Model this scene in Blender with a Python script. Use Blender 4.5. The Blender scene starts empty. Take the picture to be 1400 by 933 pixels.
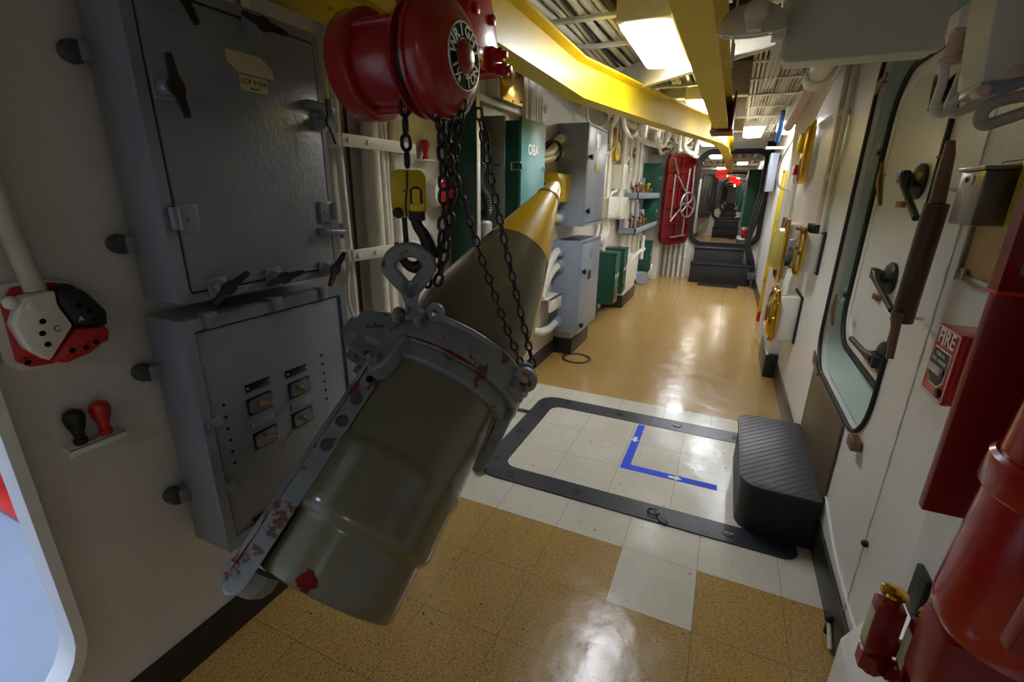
import bpy, bmesh, math, random
from mathutils import Vector as V, Matrix, Quaternion
random.seed(7)
SC = bpy.context.scene
COL = SC.collection
PI = math.pi
R = math.radians
# ---------------------------------------------------------------- camera
F, YAW, PIT, ROL, CH = 636.45, -.4196, .3140, -.0158, 1.4696
def cam_rows():
    cy, sy, cp, sp, cr, sr = math.cos(YAW), math.sin(YAW), math.cos(PIT), math.sin(PIT), math.cos(ROL), math.sin(ROL)
    f = V((sy*cp, cy*cp, -sp)); r = V((cy, -sy, 0)); d = f.cross(r)
    return cr*r+sr*d, -sr*r+cr*d, f
CR, CD, CF = cam_rows()
CC = V((0, 0, CH))
def _ray(x, y): return CR*(x-700)+CD*(y-466)+CF*F
def on(ax, v, x, y):
    d = _ray(x, y); return CC+d*((v-CC[ax])/d[ax])
def PX(v, x, y): return on(0, v, x, y)
def PY(v, x, y): return on(1, v, x, y)
def PZ(v, x, y): return on(2, v, x, y)
cd = bpy.data.cameras.new('camera'); cam = bpy.data.objects.new('camera', cd); COL.objects.link(cam)
m = Matrix((CR, -CD, -CF)).transposed().to_4x4(); m.translation = CC
cam.matrix_world = m
cd.sensor_width = 36; cd.lens = F*36/1400; cd.clip_start = .02; cd.clip_end = 200
SC.camera = cam
# ---------------------------------------------------------------- materials
def lin(c):
    return tuple(((v/255)/12.92 if v/255 <= .04045 else ((v/255+.055)/1.055)**2.4) for v in c)+(1,)
MATS = {}
def mat(name, rgb, rough=.5, metal=0, bump=.0, bscale=60, var=.06, vscale=6, spec=.5, coat=0, dirt=None, dirt_amt=.0, dscale=9, emit=None, estr=0, trans=0):
    if name in MATS: return MATS[name]
    m = bpy.data.materials.new(name); m.use_nodes = True
    nt = m.node_tree; N = nt.nodes; Lk = nt.links
    b = N['Principled BSDF']
    b.inputs['Roughness'].default_value = rough; b.inputs['Metallic'].default_value = metal
    b.inputs['Specular IOR Level'].default_value = spec; b.inputs['Coat Weight'].default_value = coat
    b.inputs['Coat Roughness'].default_value = .12
    if trans: b.inputs['Transmission Weight'].default_value = trans
    tc = N.new('ShaderNodeTexCoord')
    base = lin(rgb)
    if emit:
        b.inputs['Emission Color'].default_value = lin(emit); b.inputs['Emission Strength'].default_value = estr
        b.inputs['Base Color'].default_value = base; MATS[name] = m; return m
    n1 = N.new('ShaderNodeTexNoise'); n1.inputs['Scale'].default_value = vscale; n1.inputs['Detail'].default_value = 5
    Lk.new(tc.outputs['Object'], n1.inputs['Vector'])
    mr = N.new('ShaderNodeMapRange'); mr.inputs['From Min'].default_value = .3; mr.inputs['From Max'].default_value = .7
    mr.inputs['To Min'].default_value = 1-var; mr.inputs['To Max'].default_value = 1+var
    Lk.new(n1.outputs['Fac'], mr.inputs['Value'])
    mx = N.new('ShaderNodeMix'); mx.data_type = 'RGBA'; mx.blend_type = 'MULTIPLY'; mx.inputs[0].default_value = 1
    mx.inputs[6].default_value = base; Lk.new(mr.outputs['Result'], mx.inputs[7])
    out = mx.outputs[2]
    if dirt:
        n2 = N.new('ShaderNodeTexNoise'); n2.inputs['Scale'].default_value = dscale; n2.inputs['Detail'].default_value = 8; n2.inputs['Roughness'].default_value = .65
        Lk.new(tc.outputs['Object'], n2.inputs['Vector'])
        r2 = N.new('ShaderNodeMapRange'); r2.inputs['From Min'].default_value = .62-dirt_amt; r2.inputs['From Max'].default_value = .64-dirt_amt
        Lk.new(n2.outputs['Fac'], r2.inputs['Value'])
        m2 = N.new('ShaderNodeMix'); m2.data_type = 'RGBA'; Lk.new(r2.outputs['Result'], m2.inputs[0])
        Lk.new(out, m2.inputs[6]); m2.inputs[7].default_value = lin(dirt); out = m2.outputs[2]
    Lk.new(out, b.inputs['Base Color'])
    if bump:
        n3 = N.new('ShaderNodeTexNoise'); n3.inputs['Scale'].default_value = bscale; n3.inputs['Detail'].default_value = 4
        Lk.new(tc.outputs['Object'], n3.inputs['Vector'])
        bp = N.new('ShaderNodeBump'); bp.inputs['Strength'].default_value = bump; bp.inputs['Distance'].default_value = .004
        Lk.new(n3.outputs['Fac'], bp.inputs['Height']); Lk.new(bp.outputs['Normal'], b.inputs['Normal'])
    MATS[name] = m; return m

WALL = mat('cream_wall_paint', (212, 206, 195), .38, bump=.35, bscale=45, var=.05, vscale=3, dirt=(200, 192, 178), dirt_amt=-.05, dscale=3)
RWALL = mat('white_wall_paint', (228, 227, 224), .35, bump=.35, bscale=45, var=.04, vscale=3)
WPAINT = mat('white_paint', (232, 228, 216), .35, bump=.15, bscale=50, var=.04)
CREAMP = mat('cream_pipe_paint', (214, 206, 186), .4, bump=.2, bscale=70, var=.06)
CLOTH = mat('white_lagging', (226, 220, 206), .7, bump=.6, bscale=90, var=.05)
GREYP = mat('grey_cabinet_paint', (126, 132, 140), .3, bump=.3, bscale=70, var=.06, coat=.15)
GREYL = mat('light_grey_cabinet_paint', (150, 160, 176), .33, bump=.2, bscale=70, var=.05)
GREYD = mat('dark_grey_steel', (70, 72, 74), .45, bump=.3, bscale=80, var=.15)
CEILM = mat('ceiling_paint', (214, 208, 194), .5, bump=.2, bscale=30, var=.08)
BASEB = mat('dark_base_rubber', (44, 40, 38), .35, bump=.15, bscale=40, var=.15)
BLACK = mat('black_paint', (22, 22, 23), .35, bump=.15, bscale=80, var=.15)
BLACKW = mat('black_worn_iron', (40, 36, 34), .4, .3, bump=.3, bscale=120, var=.25)
SHELLP = mat('olive_drab_paint', (112, 108, 84), .2, bump=.05, bscale=14, var=.06, vscale=5, coat=.35)
SHELLY = mat('shell_yellow_paint', (248, 200, 6), .28, bump=.08, bscale=120, var=.05, coat=.2)
RUST = mat('rust_red_primer', (104, 26, 20), .8, var=.2, spec=.15)
CLAMP = mat('worn_clamp_paint', (126, 132, 132), .4, bump=.5, bscale=90, var=.12, vscale=18, dirt=(96, 54, 40), dirt_amt=.045, dscale=15)
YEL = mat('yellow_beam_paint', (228, 200, 6), .42, bump=.15, bscale=60, var=.05, coat=.05)
YELD = mat('yellow_block_paint', (206, 178, 20), .35, bump=.3, bscale=60, var=.1, dirt=(60, 50, 30), dirt_amt=.0, dscale=20)
REDH = mat('red_hoist_paint', (164, 28, 34), .25, bump=.25, bscale=60, var=.08, coat=.4)
RED = mat('bright_red_paint', (190, 26, 20), .3, bump=.15, bscale=60, var=.06, coat=.25)
REDD = mat('dark_red_paint', (128, 14, 16), .35, bump=.2, bscale=60, var=.08, coat=.1)
REDS = mat('red_sign', (230, 20, 16), .5, emit=(255, 30, 20), estr=.4)
GREEN = mat('green_locker_paint', (28, 84, 70), .35, bump=.2, bscale=80, var=.06)
GREENL = mat('lit_green_door_paint', (80, 132, 130), .32, bump=.15, bscale=80, var=.05)  # paler green for locker fronts, with the light on them put into the colour
TEAL = mat('pale_teal_paint', (194, 214, 204), .4, bump=.3, bscale=50, var=.04)
BRASS = mat('polished_brass', (214, 172, 60), .16, 1, bump=.1, bscale=30, var=.08)
BRASSD = mat('aged_brass', (150, 110, 66), .35, 1, bump=.2, bscale=50, var=.2)
COPPER = mat('copper_brown', (128, 96, 74), .35, .35, bump=.2, bscale=50, var=.15)
BROWNT = mat('brown_tube', (92, 72, 46), .4, .3, bump=.1, bscale=50, var=.1)
STEEL = mat('bare_steel', (170, 168, 164), .28, 1, bump=.2, bscale=50, var=.12)
STEELN = mat('pale_fuse_metal', (214, 200, 170), .32, .85, bump=.05, var=.06)
SILVER = mat('silver_plate', (205, 205, 200), .35, .5, var=.05)
BLUE = mat('blue_tape', (2, 74, 236), .6, var=.03)
BLUEST = mat('blue_strap', (40, 84, 150), .6, var=.1)
WHT = mat('white_lettering', (236, 234, 224), .5, var=.01)
BLK = mat('black_lettering', (18, 18, 18), .8, var=.01, spec=.15)
PAPER = mat('aged_label_paper', (190, 180, 140), .6, var=.08)
TAN = mat('tan_board', (176, 144, 92), .6, var=.1, vscale=10)
HATCHF = mat('black_hatch_frame', (52, 54, 62), .32, bump=.25, bscale=50, var=.15, dirt=(86, 88, 94), dirt_amt=-.09, dscale=30)
REDT = mat('tank_red_paint', (158, 16, 14), .22, bump=.08, bscale=60, var=.05, coat=.4)
REDW = mat('door_red_paint', (104, 14, 18), .4, bump=.3, bscale=40, var=.15, dirt=(80, 40, 34), dirt_amt=.0, dscale=20)
FRAMEB = mat('black_frame_paint', (15, 15, 16), .6, bump=.3, bscale=60, var=.2)
BLUEFL = mat('blue_grey_deck_paint', (140, 150, 166), .4, bump=.1, bscale=20, var=.04)
LAMPE = mat('lit_diffuser', (255, 255, 255), .4, emit=(240, 246, 255), estr=15)
LAMPC = mat('lit_cool_diffuser', (255, 255, 255), .4, emit=(205, 224, 255), estr=25)
LAMPB = mat('dim_cool_diffuser', (255, 255, 255), .4, emit=(225, 234, 255), estr=5)
LAMPR = mat('lit_near_diffuser', (255, 255, 255), .4, emit=(236, 240, 255), estr=3.2)
LAMPF = mat('lit_far_diffuser', (255, 255, 255), .4, emit=(255, 248, 234), estr=10)
RUBBER = mat('dark_rubber', (34, 30, 28), .55, bump=.3, bscale=60, var=.2)
RUNG = mat('dark_glass', (22, 26, 34), .08, coat=.5)
PINKW = mat('pinkish_white_paint', (214, 190, 176), .4, bump=.15, bscale=60, var=.06)
BEIGEB = mat('grey_beige_box_paint', (214, 214, 200), .5, bump=.06, bscale=200, var=.02)

def tile_mat(name, base, dark, light, amt, ox, oy, rough):
    m = bpy.data.materials.new(name); m.use_nodes = True; nt = m.node_tree; N = nt.nodes; Lk = nt.links
    b = N['Principled BSDF']; g = N.new('ShaderNodeNewGeometry')
    def noise(sc, det, stretch=(1, 1, 1), rot=0, ro=.6):
        mp = N.new('ShaderNodeMapping'); mp.inputs['Scale'].default_value = stretch; mp.inputs['Rotation'].default_value = (0, 0, rot)
        n = N.new('ShaderNodeTexNoise'); n.inputs['Scale'].default_value = sc; n.inputs['Detail'].default_value = det; n.inputs['Roughness'].default_value = ro
        Lk.new(g.outputs['Position'], mp.inputs['Vector']); Lk.new(mp.outputs['Vector'], n.inputs['Vector']); return n.outputs['Fac']
    def ramp(f, a, c):
        r = N.new('ShaderNodeMapRange'); r.inputs['From Min'].default_value = a; r.inputs['From Max'].default_value = c; Lk.new(f, r.inputs['Value']); return r.outputs['Result']
    def mixc(fac, A, B):
        x = N.new('ShaderNodeMix'); x.data_type = 'RGBA'
        for s, v in ((0, fac), (6, A), (7, B)):
            if isinstance(v, bpy.types.NodeSocket): Lk.new(v, x.inputs[s])
            else: x.inputs[s].default_value = v
        return x.outputs[2]
    def mth(op, a, c=None):
        x = N.new('ShaderNodeMath'); x.operation = op
        for s, v in ((0, a), (1, c)):
            if v is None: continue
            if isinstance(v, bpy.types.NodeSocket): Lk.new(v, x.inputs[s])
            else: x.inputs[s].default_value = v
        return x.outputs[0]
    c = mixc(ramp(noise(3, 3), .3, .7), lin(base), tuple(v*.86 for v in lin(base)[:3])+(1,))
    c = mixc(mth('MULTIPLY', ramp(noise(110, 3, (1, 2.2, 1), .7), .55, .62), amt), c, lin(light))
    c = mixc(mth('MULTIPLY', ramp(noise(85, 3, (1, 2.4, 1), -.5), .565, .62), amt), c, lin(dark))
    c = mixc(ramp(noise(38, 1, (1, 1.3, 1), .2), .76, .78), c, lin((60, 44, 24)))
    sp = N.new('ShaderNodeSeparateXYZ'); Lk.new(g.outputs['Position'], sp.inputs[0])
    T = .3048
    def seam(s, o):
        a = mth('FRACT', mth('DIVIDE', mth('SUBTRACT', s, o-100*T), T))
        return mth('MINIMUM', a, mth('SUBTRACT', 1.0, a))
    d = mth('MINIMUM', seam(sp.outputs['X'], ox), seam(sp.outputs['Y'], oy))
    sm = mth('LESS_THAN', d, .0042)
    # scuffs
    n = N.new('ShaderNodeTexNoise'); n.inputs['Scale'].default_value = 4; n.inputs['Detail'].default_value = 2
    c = mixc(mth('MULTIPLY', sm, .75), c, tuple(v*.3 for v in lin(base)[:3])+(1,))
    Lk.new(c, b.inputs['Base Color'])
    rr = N.new('ShaderNodeMapRange'); rr.inputs['From Min'].default_value = .3; rr.inputs['From Max'].default_value = .7
    rr.inputs['To Min'].default_value = rough*.75; rr.inputs['To Max'].default_value = rough*1.35
    Lk.new(noise(6, 5), rr.inputs['Value']); Lk.new(rr.outputs['Result'], b.inputs['Roughness'])
    bp = N.new('ShaderNodeBump'); bp.inputs['Strength'].default_value = .24; bp.inputs['Distance'].default_value = .012
    h = mth('ADD', mth('MULTIPLY', noise(7, 3), .8), mth('MULTIPLY', noise(90, 2), .03))
    h = mth('SUBTRACT', h, mth('MULTIPLY', sm, .06))
    Lk.new(h, bp.inputs['Height']); Lk.new(bp.outputs['Normal'], b.inputs['Normal'])
    MATS[name] = m; return m
TX0, TY0, T = -.831, 1.706, .3048
FT_O = tile_mat('tan_floor_tile', (184, 146, 82), (112, 80, 34), (214, 182, 122), .85, TX0, TY0, .2)
FT_W = tile_mat('cream_floor_tile', (222, 216, 200), (180, 168, 142), (220, 214, 196), .5, TX0, TY0, .2)
FT_H = tile_mat('cream_hatch_tile', (222, 216, 200), (180, 168, 142), (220, 214, 196), .5, -.065, 2.32, .2)

def diamond_mat():
    m = bpy.data.materials.new('black_diamond_plate'); m.use_nodes = True; nt = m.node_tree; N = nt.nodes; Lk = nt.links
    b = N['Principled BSDF']; b.inputs['Base Color'].default_value = lin((62, 62, 66)); b.inputs['Roughness'].default_value = .38
    g = N.new('ShaderNodeNewGeometry')
    hs = []
    for rot, off in ((R(45), 0), (R(-45), .5)):
        mp = N.new('ShaderNodeMapping'); mp.inputs['Rotation'].default_value = (0, 0, rot)
        Lk.new(g.outputs['Position'], mp.inputs['Vector'])
        sp = N.new('ShaderNodeSeparateXYZ'); Lk.new(mp.outputs['Vector'], sp.inputs[0])
        def mth(op, a, c=None, d=None):
            x = N.new('ShaderNodeMath'); x.operation = op
            for s, v in ((0, a), (1, c), (2, d)):
                if v is None: continue
                if isinstance(v, bpy.types.NodeSocket): Lk.new(v, x.inputs[s])
                else: x.inputs[s].default_value = v
            return x.outputs[0]
        u = mth('ABSOLUTE', mth('SUBTRACT', mth('FRACT', mth('ADD', mth('DIVIDE', sp.outputs['X'], .03), off)), .5))
        w = mth('ABSOLUTE', mth('SUBTRACT', mth('FRACT', mth('DIVIDE', sp.outputs['Y'], .03)), .5))
        e = mth('ADD', mth('DIVIDE', u, .42), mth('DIVIDE', w, .13))
        hs.append(mth('MAXIMUM', mth('SUBTRACT', 1.0, e), 0.0))
    x = N.new('ShaderNodeMath'); x.operation = 'MAXIMUM'; Lk.new(hs[0], x.inputs[0]); Lk.new(hs[1], x.inputs[1])
    bp = N.new('ShaderNodeBump'); bp.inputs['Distance'].default_value = .004; bp.inputs['Strength'].default_value = 1
    Lk.new(x.outputs[0], bp.inputs['Height']); Lk.new(bp.outputs['Normal'], b.inputs['Normal'])
    MATS['dia'] = m; return m
DIA = diamond_mat()
def tread_side_mat():
    return mat('black_pebbled_side', (36, 36, 37), .45, bump=1.0, bscale=220, var=.2)
PEB = tread_side_mat()

# ---------------------------------------------------------------- mesh helpers
class MB:
    def __init__(s): s.b = bmesh.new()
    def _xf(s, vs, M):
        if M is not None:
            for v in vs: v.co = M @ v.co
    def box(s, x0, x1, y0, y1, z0, z1, bev=0, M=None, seg=2):
        x0, x1 = min(x0, x1), max(x0, x1); y0, y1 = min(y0, y1), max(y0, y1); z0, z1 = min(z0, z1), max(z0, z1)
        r = bmesh.ops.create_cube(s.b, size=1)['verts']
        for v in r: v.co = V((x0+(v.co.x+.5)*(x1-x0), y0+(v.co.y+.5)*(y1-y0), z0+(v.co.z+.5)*(z1-z0)))
        if bev:
            ed = list({e for v in r for e in v.link_edges})
            q = bmesh.ops.bevel(s.b, geom=ed, offset=min(bev, .49*min(x1-x0, y1-y0, z1-z0)), segments=seg, profile=.5, affect='EDGES')
            r = list(set(q['verts']) | {v for v in r if v.is_valid})
        s._xf(r, M); return s
    def loops(s, L, closed=True, cap0=True, cap1=True):
        rows = [[s.b.verts.new(p) for p in row] for row in L]
        n = len(rows[0])
        for a, c in zip(rows, rows[1:]):
            for i in range(n if closed else n-1):
                j = (i+1) % n
                try: s.b.faces.new((a[i], a[j], c[j], c[i]))
                except ValueError: pass
        if cap0 and n > 2: s.b.faces.new(rows[0][::-1])
        if cap1 and n > 2: s.b.faces.new(rows[-1])
        return s
    def lathe(s, prof, o, ax, n=40, up=None, a0=0, a1=2*PI, cap=True):
        o = V(o); ax = V(ax).normalized(); u = (V(up) if up is not None else (V((0, 0, 1)) if abs(ax.z) < .9 else V((1, 0, 0)))).cross(ax).normalized(); w = ax.cross(u)
        full = abs(a1-a0-2*PI) < 1e-6
        cnt = n if full else n+1
        L = [[o+ax*t+(u*math.cos(a0+(a1-a0)*i/n)+w*math.sin(a0+(a1-a0)*i/n))*max(r, 1e-5) for i in range(cnt)] for t, r in prof]
        return s.loops(L, full, cap, cap) if full else s.loops(L, False, False, False)
    def cyl(s, p0, p1, r, r1=None, n=20, bev=0):
        p0, p1 = V(p0), V(p1); d = (p1-p0); h = d.length; r1 = r if r1 is None else r1
        if bev: pr = [(0, r-bev), (bev*.3, r-bev*.3), (bev, r), (h-bev, r1), (h-bev*.3, r1-bev*.3), (h, r1-bev)]
        else: pr = [(0, r), (h, r1)]
        return s.lathe(pr, p0, d, n)
    def tube(s, P, r, n=8, closed=False, rs=None, cap=True):
        P = [V(p) for p in P]; N = len(P); L = []
        t0 = (P[1]-P[0]).normalized(); u = t0.orthogonal().normalized(); tp = t0
        for i, p in enumerate(P):
            if closed: t = (P[(i+1) % N]-P[i-1]).normalized()
            else: t = (P[min(i+1, N-1)]-P[max(i-1, 0)]).normalized()
            q = tp.rotation_difference(t); u = q @ u; u = (u-t*u.dot(t)).normalized(); w = t.cross(u); tp = t
            rr = rs[i] if rs else r
            L.append([p+(u*math.cos(2*PI*k/n)+w*math.sin(2*PI*k/n))*rr for k in range(n)])
        if closed: L.append(L[0]); return s.loops(L, True, False, False)
        return s.loops(L, True, cap, cap)
    def torus(s, c, ax, R_, r, n=28, k=8):
        c = V(c); ax = V(ax).normalized(); u = ax.orthogonal().normalized(); w = ax.cross(u)
        return s.tube([c+(u*math.cos(2*PI*i/n)+w*math.sin(2*PI*i/n))*R_ for i in range(n)], r, k, True)
    def sphere(s, c, r, n=16, sc=(1, 1, 1)):
        q = bmesh.ops.create_uvsphere(s.b, u_segments=n, v_segments=max(6, n*2//3), radius=r)['verts']
        for v in q: v.co = V((v.co.x*sc[0], v.co.y*sc[1], v.co.z*sc[2]))+V(c)
        return s
    def prism(s, P, d, bev=0):
        P = [V(p) for p in P]; d = V(d)
        vs = [s.b.verts.new(p) for p in P]; f = s.b.faces.new(vs)
        q = bmesh.ops.extrude_face_region(s.b, geom=[f]); nv = [g for g in q['geom'] if isinstance(g, bmesh.types.BMVert)]
        for v in nv: v.co += d
        if bev:
            al = set(nv)|set(vs)
            ed = [e for e in s.b.edges if e.verts[0] in al and e.verts[1] in al]
            bmesh.ops.bevel(s.b, geom=ed, offset=bev, segments=2, profile=.5, affect='EDGES')
        return s
    def plate(s, outer, holes, d):
        """flat polygon with holes, thickened by the vector d"""
        d = V(d); es = []
        for lp in [outer]+holes:
            vs = [s.b.verts.new(V(p)) for p in lp]
            es += [s.b.edges.new((vs[i], vs[(i+1) % len(vs)])) for i in range(len(vs))]
        q = bmesh.ops.triangle_fill(s.b, use_beauty=True, use_dissolve=False, edges=es)
        fs = [g for g in q['geom'] if isinstance(g, bmesh.types.BMFace)]
        q = bmesh.ops.extrude_face_region(s.b, geom=fs)
        for v in [g for g in q['geom'] if isinstance(g, bmesh.types.BMVert)]: v.co += d
        return s
def rrect(u0, u1, v0, v1, r, n=6):
    """rounded rectangle outline in 2D; r may be one radius or four (u1v0,u1v1,u0v1,u0v0)"""
    rs = r if isinstance(r, (tuple, list)) else (r,)*4
    out = []
    for (cu, cv, a), q in zip(((u1, v0, -90), (u1, v1, 0), (u0, v1, 90), (u0, v0, 180)), rs):
        q = max(q, 1e-4); x = cu-q if cu == u1 else cu+q; y = cv-q if cv == v1 else cv+q
        for i in range(n+1):
            t = R(a+90*i/n); out.append((x+q*math.cos(t), y+q*math.sin(t)))
    return out
def wl(o):
    p = V((0, 0, 0))
    while o is not None: p = p+o.location; o = o.parent
    return p
def fin(name, mesh, material, parent=None, smooth=35):
    o = bpy.data.objects.new(name, mesh); COL.objects.link(o)
    if isinstance(material, (list, tuple)):
        for q in material: mesh.materials.append(q)
    elif material: mesh.materials.append(material)
    if parent is not None: o.parent = parent
    return o
def obj(name, mb, material, parent=None, label=None, smooth=38):
    bm = mb.b if isinstance(mb, MB) else mb
    bmesh.ops.recalc_face_normals(bm, faces=bm.faces[:])
    if parent is not None: off = wl(parent)
    else:
        mn = V([min(v.co[i] for v in bm.verts) for i in range(3)]); mxx = V([max(v.co[i] for v in bm.verts) for i in range(3)])
        off = (mn+mxx)/2
    bmesh.ops.translate(bm, verts=bm.verts[:], vec=-off)
    me = bpy.data.meshes.new(name); bm.to_mesh(me); bm.free()
    if smooth:
        me.polygons.foreach_set('use_smooth', [True]*len(me.polygons)); me.set_sharp_from_angle(angle=R(smooth))
    o = fin(name, me, material, parent)
    if parent is None: o.location = off
    if label: o['label'] = label
    return o
def tag(o, label, cat, group=None, kind=None):
    o['label'] = label; o['category'] = cat
    if group: o['group'] = group
    if kind: o['kind'] = kind
    return o
def thing(name, label, cat, loc=(0, 0, 0), group=None):
    o = bpy.data.objects.new(name, None); COL.objects.link(o); o.location = loc; o.empty_display_size = .05
    return tag(o, label, cat, group)
def struct(name, mb, m, smooth=38):
    o = obj(name, mb, m, None, None, smooth); o['kind'] = 'structure'; return o
def box(*a, **k): return MB().box(*a, **k)
def text(name, s, size, o, right, up, material, parent, depth=.0008, align='CENTER', label=None, sx=1, bold=0):
    cu = bpy.data.curves.new('t', 'FONT'); cu.body = s; cu.size = size; cu.align_x = align; cu.align_y = 'CENTER'; cu.extrude = depth/2; cu.resolution_u = 3; cu.offset = bold
    to = bpy.data.objects.new('t', cu); COL.objects.link(to)
    dg = bpy.context.evaluated_depsgraph_get(); me = bpy.data.meshes.new_from_object(to.evaluated_get(dg))
    bpy.data.objects.remove(to); bpy.data.curves.remove(cu)
    right = V(right).normalized(); up = V(up); up = (up-right*up.dot(right)).normalized(); nn = right.cross(up)
    M = Matrix((right*sx, up, nn)).transposed().to_4x4(); M.translation = V(o)-(wl(parent) if parent else V((0, 0, 0)))+nn*depth*.6
    me.transform(M); me.materials.clear()
    ob = fin(name, me, material, parent)
    if label: ob['label'] = label
    return ob
def spline(P, n=8):
    P = [V(p) for p in P]; Q = [P[0]*2-P[1]]+P+[P[-1]*2-P[-2]]; out = []
    for i in range(1, len(Q)-2):
        for k in range(n):
            t = k/n; a, b_, c, d = Q[i-1:i+3]
            out.append(.5*((2*b_)+(c-a)*t+(2*a-5*b_+4*c-d)*t*t+(3*b_-a-3*c+d)*t**3))
    out.append(P[-1]); return out
def face_pt(axis, v): return v

# ---------------------------------------------------------------- ROOM
LW, RW = -1.36, .535
YN, YF = -2.4, 66.0
CZ = 2.8
# floor as tile cells, two tile colours
def floor():
    bm = bmesh.new(); vc = {}
    def vert(x, y):
        k = (round(x, 4), round(y, 4))
        if k not in vc: vc[k] = bm.verts.new((x, y, 0))
        return vc[k]
    xs = [LW-.02]+[TX0+T*i for i in range(-1, 5) if LW < TX0+T*i < RW]+[RW+.03]
    ys = [YN]+[TY0+T*k for k in range(-2, 6)]+[9.1, 9.2, YF]
    for i in range(len(xs)-1):
        for j in range(len(ys)-1):
            f = bm.faces.new((vert(xs[i], ys[j]), vert(xs[i+1], ys[j]), vert(xs[i+1], ys[j+1]), vert(xs[i], ys[j+1])))
            yc = (ys[j]+ys[j+1])/2; xc = (xs[i]+xs[i+1])/2
            if TY0 < yc < TY0+4.97*T or (TY0-T < yc < TY0 and TX0+2*T < xc < TX0+3*T): f.material_index = 1
    q = bmesh.ops.extrude_face_region(bm, geom=bm.faces[:])
    for v in [g for g in q['geom'] if isinstance(g, bmesh.types.BMVert)]: v.co.z -= .05
    o = obj('floor', bm, [FT_O, FT_W], None, None, 0); o['kind'] = 'structure'
floor()
struct('ceiling', box(LW-.1, RW+.1, YN, YF, CZ, CZ+.05), CEILM)
# left wall with the doorway at the near left
dl = [(LW, y, z) for y, z in rrect(-.42, .375, .2, 1.95, .2, 8)]
struct('wall_left', MB().plate([(LW, YN, 0), (LW, YF, 0), (LW, YF, CZ), (LW, YN, CZ)], [dl], (-.03, 0, 0)), WALL)
lip = MB()
P = [(y, z) for y, z in rrect(-.42, .375, .2, 1.95, .2, 8)]
Pi = [(y, z) for y, z in rrect(-.405, .352, .222, 1.93, .185, 8)]
lip.plate([(LW+.03, y, z) for y, z in P], [[(LW+.03, y, z) for y, z in Pi]], (-.075, 0, 0))
struct('trim_1', lip, mat('door_rim_paint', (232, 232, 230), .35, bump=.1, var=.02))
# the compartment behind that doorway
struct('floor_side_room', box(-4.6, LW-.02, -1.6, 1.5, -.04, 0), BLUEFL)
struct('wall_side_room', box(-4.65, -4.6, -1.6, 1.5, 0, CZ), RWALL)
struct('wall_side_room_back', box(-4.6, LW-.035, 1.5, 1.55, 0, CZ), RWALL)
struct('wall_side_room_front', box(-4.6, LW-.035, -1.65, -1.6, 0, CZ), RWALL)
struct('ceiling_side_room', box(-4.6, LW-.035, -1.6, 1.5, CZ, CZ+.05), CEILM)
t = box(-4.55, -1.75, .685, .775, 0, .03, .006).box(-4.55, -1.75, .765, .79, 0, .16, .004)
tag(obj('deck_curb', t, RED), 'red painted curb on the blue grey deck beyond the near left doorway', 'curb')
tag(obj('equipment_casing', box(-4.5, -1.7, .79, 1.45, 0, 1.9, .03), WPAINT), 'white casing standing behind the red curb beyond the left doorway', 'casing')
# right wall with the doorway
RO = rrect(1.81, 2.83, .62, 2.16, (.2, .22, .22, .2), 8)
dr = [(RW, y, z) for y, z in RO]
struct('wall_right', MB().plate([(RW, YN, 0), (RW, YF, 0), (RW, YF, CZ), (RW, YN, CZ)], [dr], (.03, 0, 0)), RWALL)
struct('wall_near', box(LW-.05, RW+.05, YN-.05, YN, 0, CZ), WALL)
struct('wall_far', box(LW, RW, YF, YF+.05, 0, CZ), WALL)
# baseboards
def bboard(n, x, y0, y1, h, side):
    struct(n, box(x, x+side*.012, y0, y1, 0, h, .003), BASEB)
bboard('baseboard_left', LW, .36, 9.05, .13, 1)
bboard('baseboard_left_near', LW, YN, .36, .13, 1)
bboard('baseboard_right', RW, YN, 9.05, .15, -1)
# pilaster blocks that carry base at the left (below the grey cabinets) and right
def pil(name, x0, x1, y0, y1, h, z0=0):
    struct(name, box(x0, x1, y0, y1, z0, h, .01), WALL)
# ---------------------------------------------------------------- floor things
hatch = thing('floor_hatch', 'flush deck hatch with black bolted rim and cream tiled cover', 'hatch', (-.35, 2.47, 0))
outer = rrect(-1.08, .47, 1.93, 3.03, (.06, .06, .12, .12), 6)
inner = rrect(-.955, .36, 2.055, 2.885, .07, 6)
obj('rim', MB().plate([(x, y, .001) for x, y in outer], [[(x, y, .001) for x, y in inner]], (0, 0, .006)), HATCHF, hatch)
obj('cover', MB().prism([(x, y, .0005) for x, y in inner], (0, 0, .004)), FT_H, hatch, None, 0)
for (x, y) in ((-.88, 2.983), (-.494, 2.965), (-.118, 2.96), (.235, 2.953), (-1.02, 2.85), (-1.02, 2.45), (-1.02, 2.1), (-.88, 1.99), (-.513, 1.99), (.20, 1.99)):
    b = MB().lathe([(0, .026), (.0035, .026), (.004, .0245), (.0028, .024), (.0028, 0)], (x, y, .006), (0, 0, 1), 24)
    c = obj('bolt', b, HATCHF, hatch)
    obj('slot', box(x-.019, x+.019, y-.0025, y+.0025, .009, .0112), SILVER if (x, y) == (.20, 1.99) or x == -.118 else BLACK, c)
f = obj('lifting_ring', MB().torus((-.13, 1.995, .011), (0, .15, 1), .028, .004), BLACKW, hatch)
obj('flap', MB().prism([(-.13, 2.005, .008), (-.10, 1.935, .008), (-.07, 1.925, .008), (-.06, 1.945, .008), (-.10, 2.02, .008)], (0, 0, .006), .002), GREYD, f)
obj('hinge_tab', box(-1.17, -1.07, 2.70, 2.745, .001, .007, .002), HATCHF, hatch)
tape = thing('tape_mark', 'blue tape laid in an L on the hatch cover with white arrows', 'tape', (-.34, 2.35, .0045))
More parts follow.
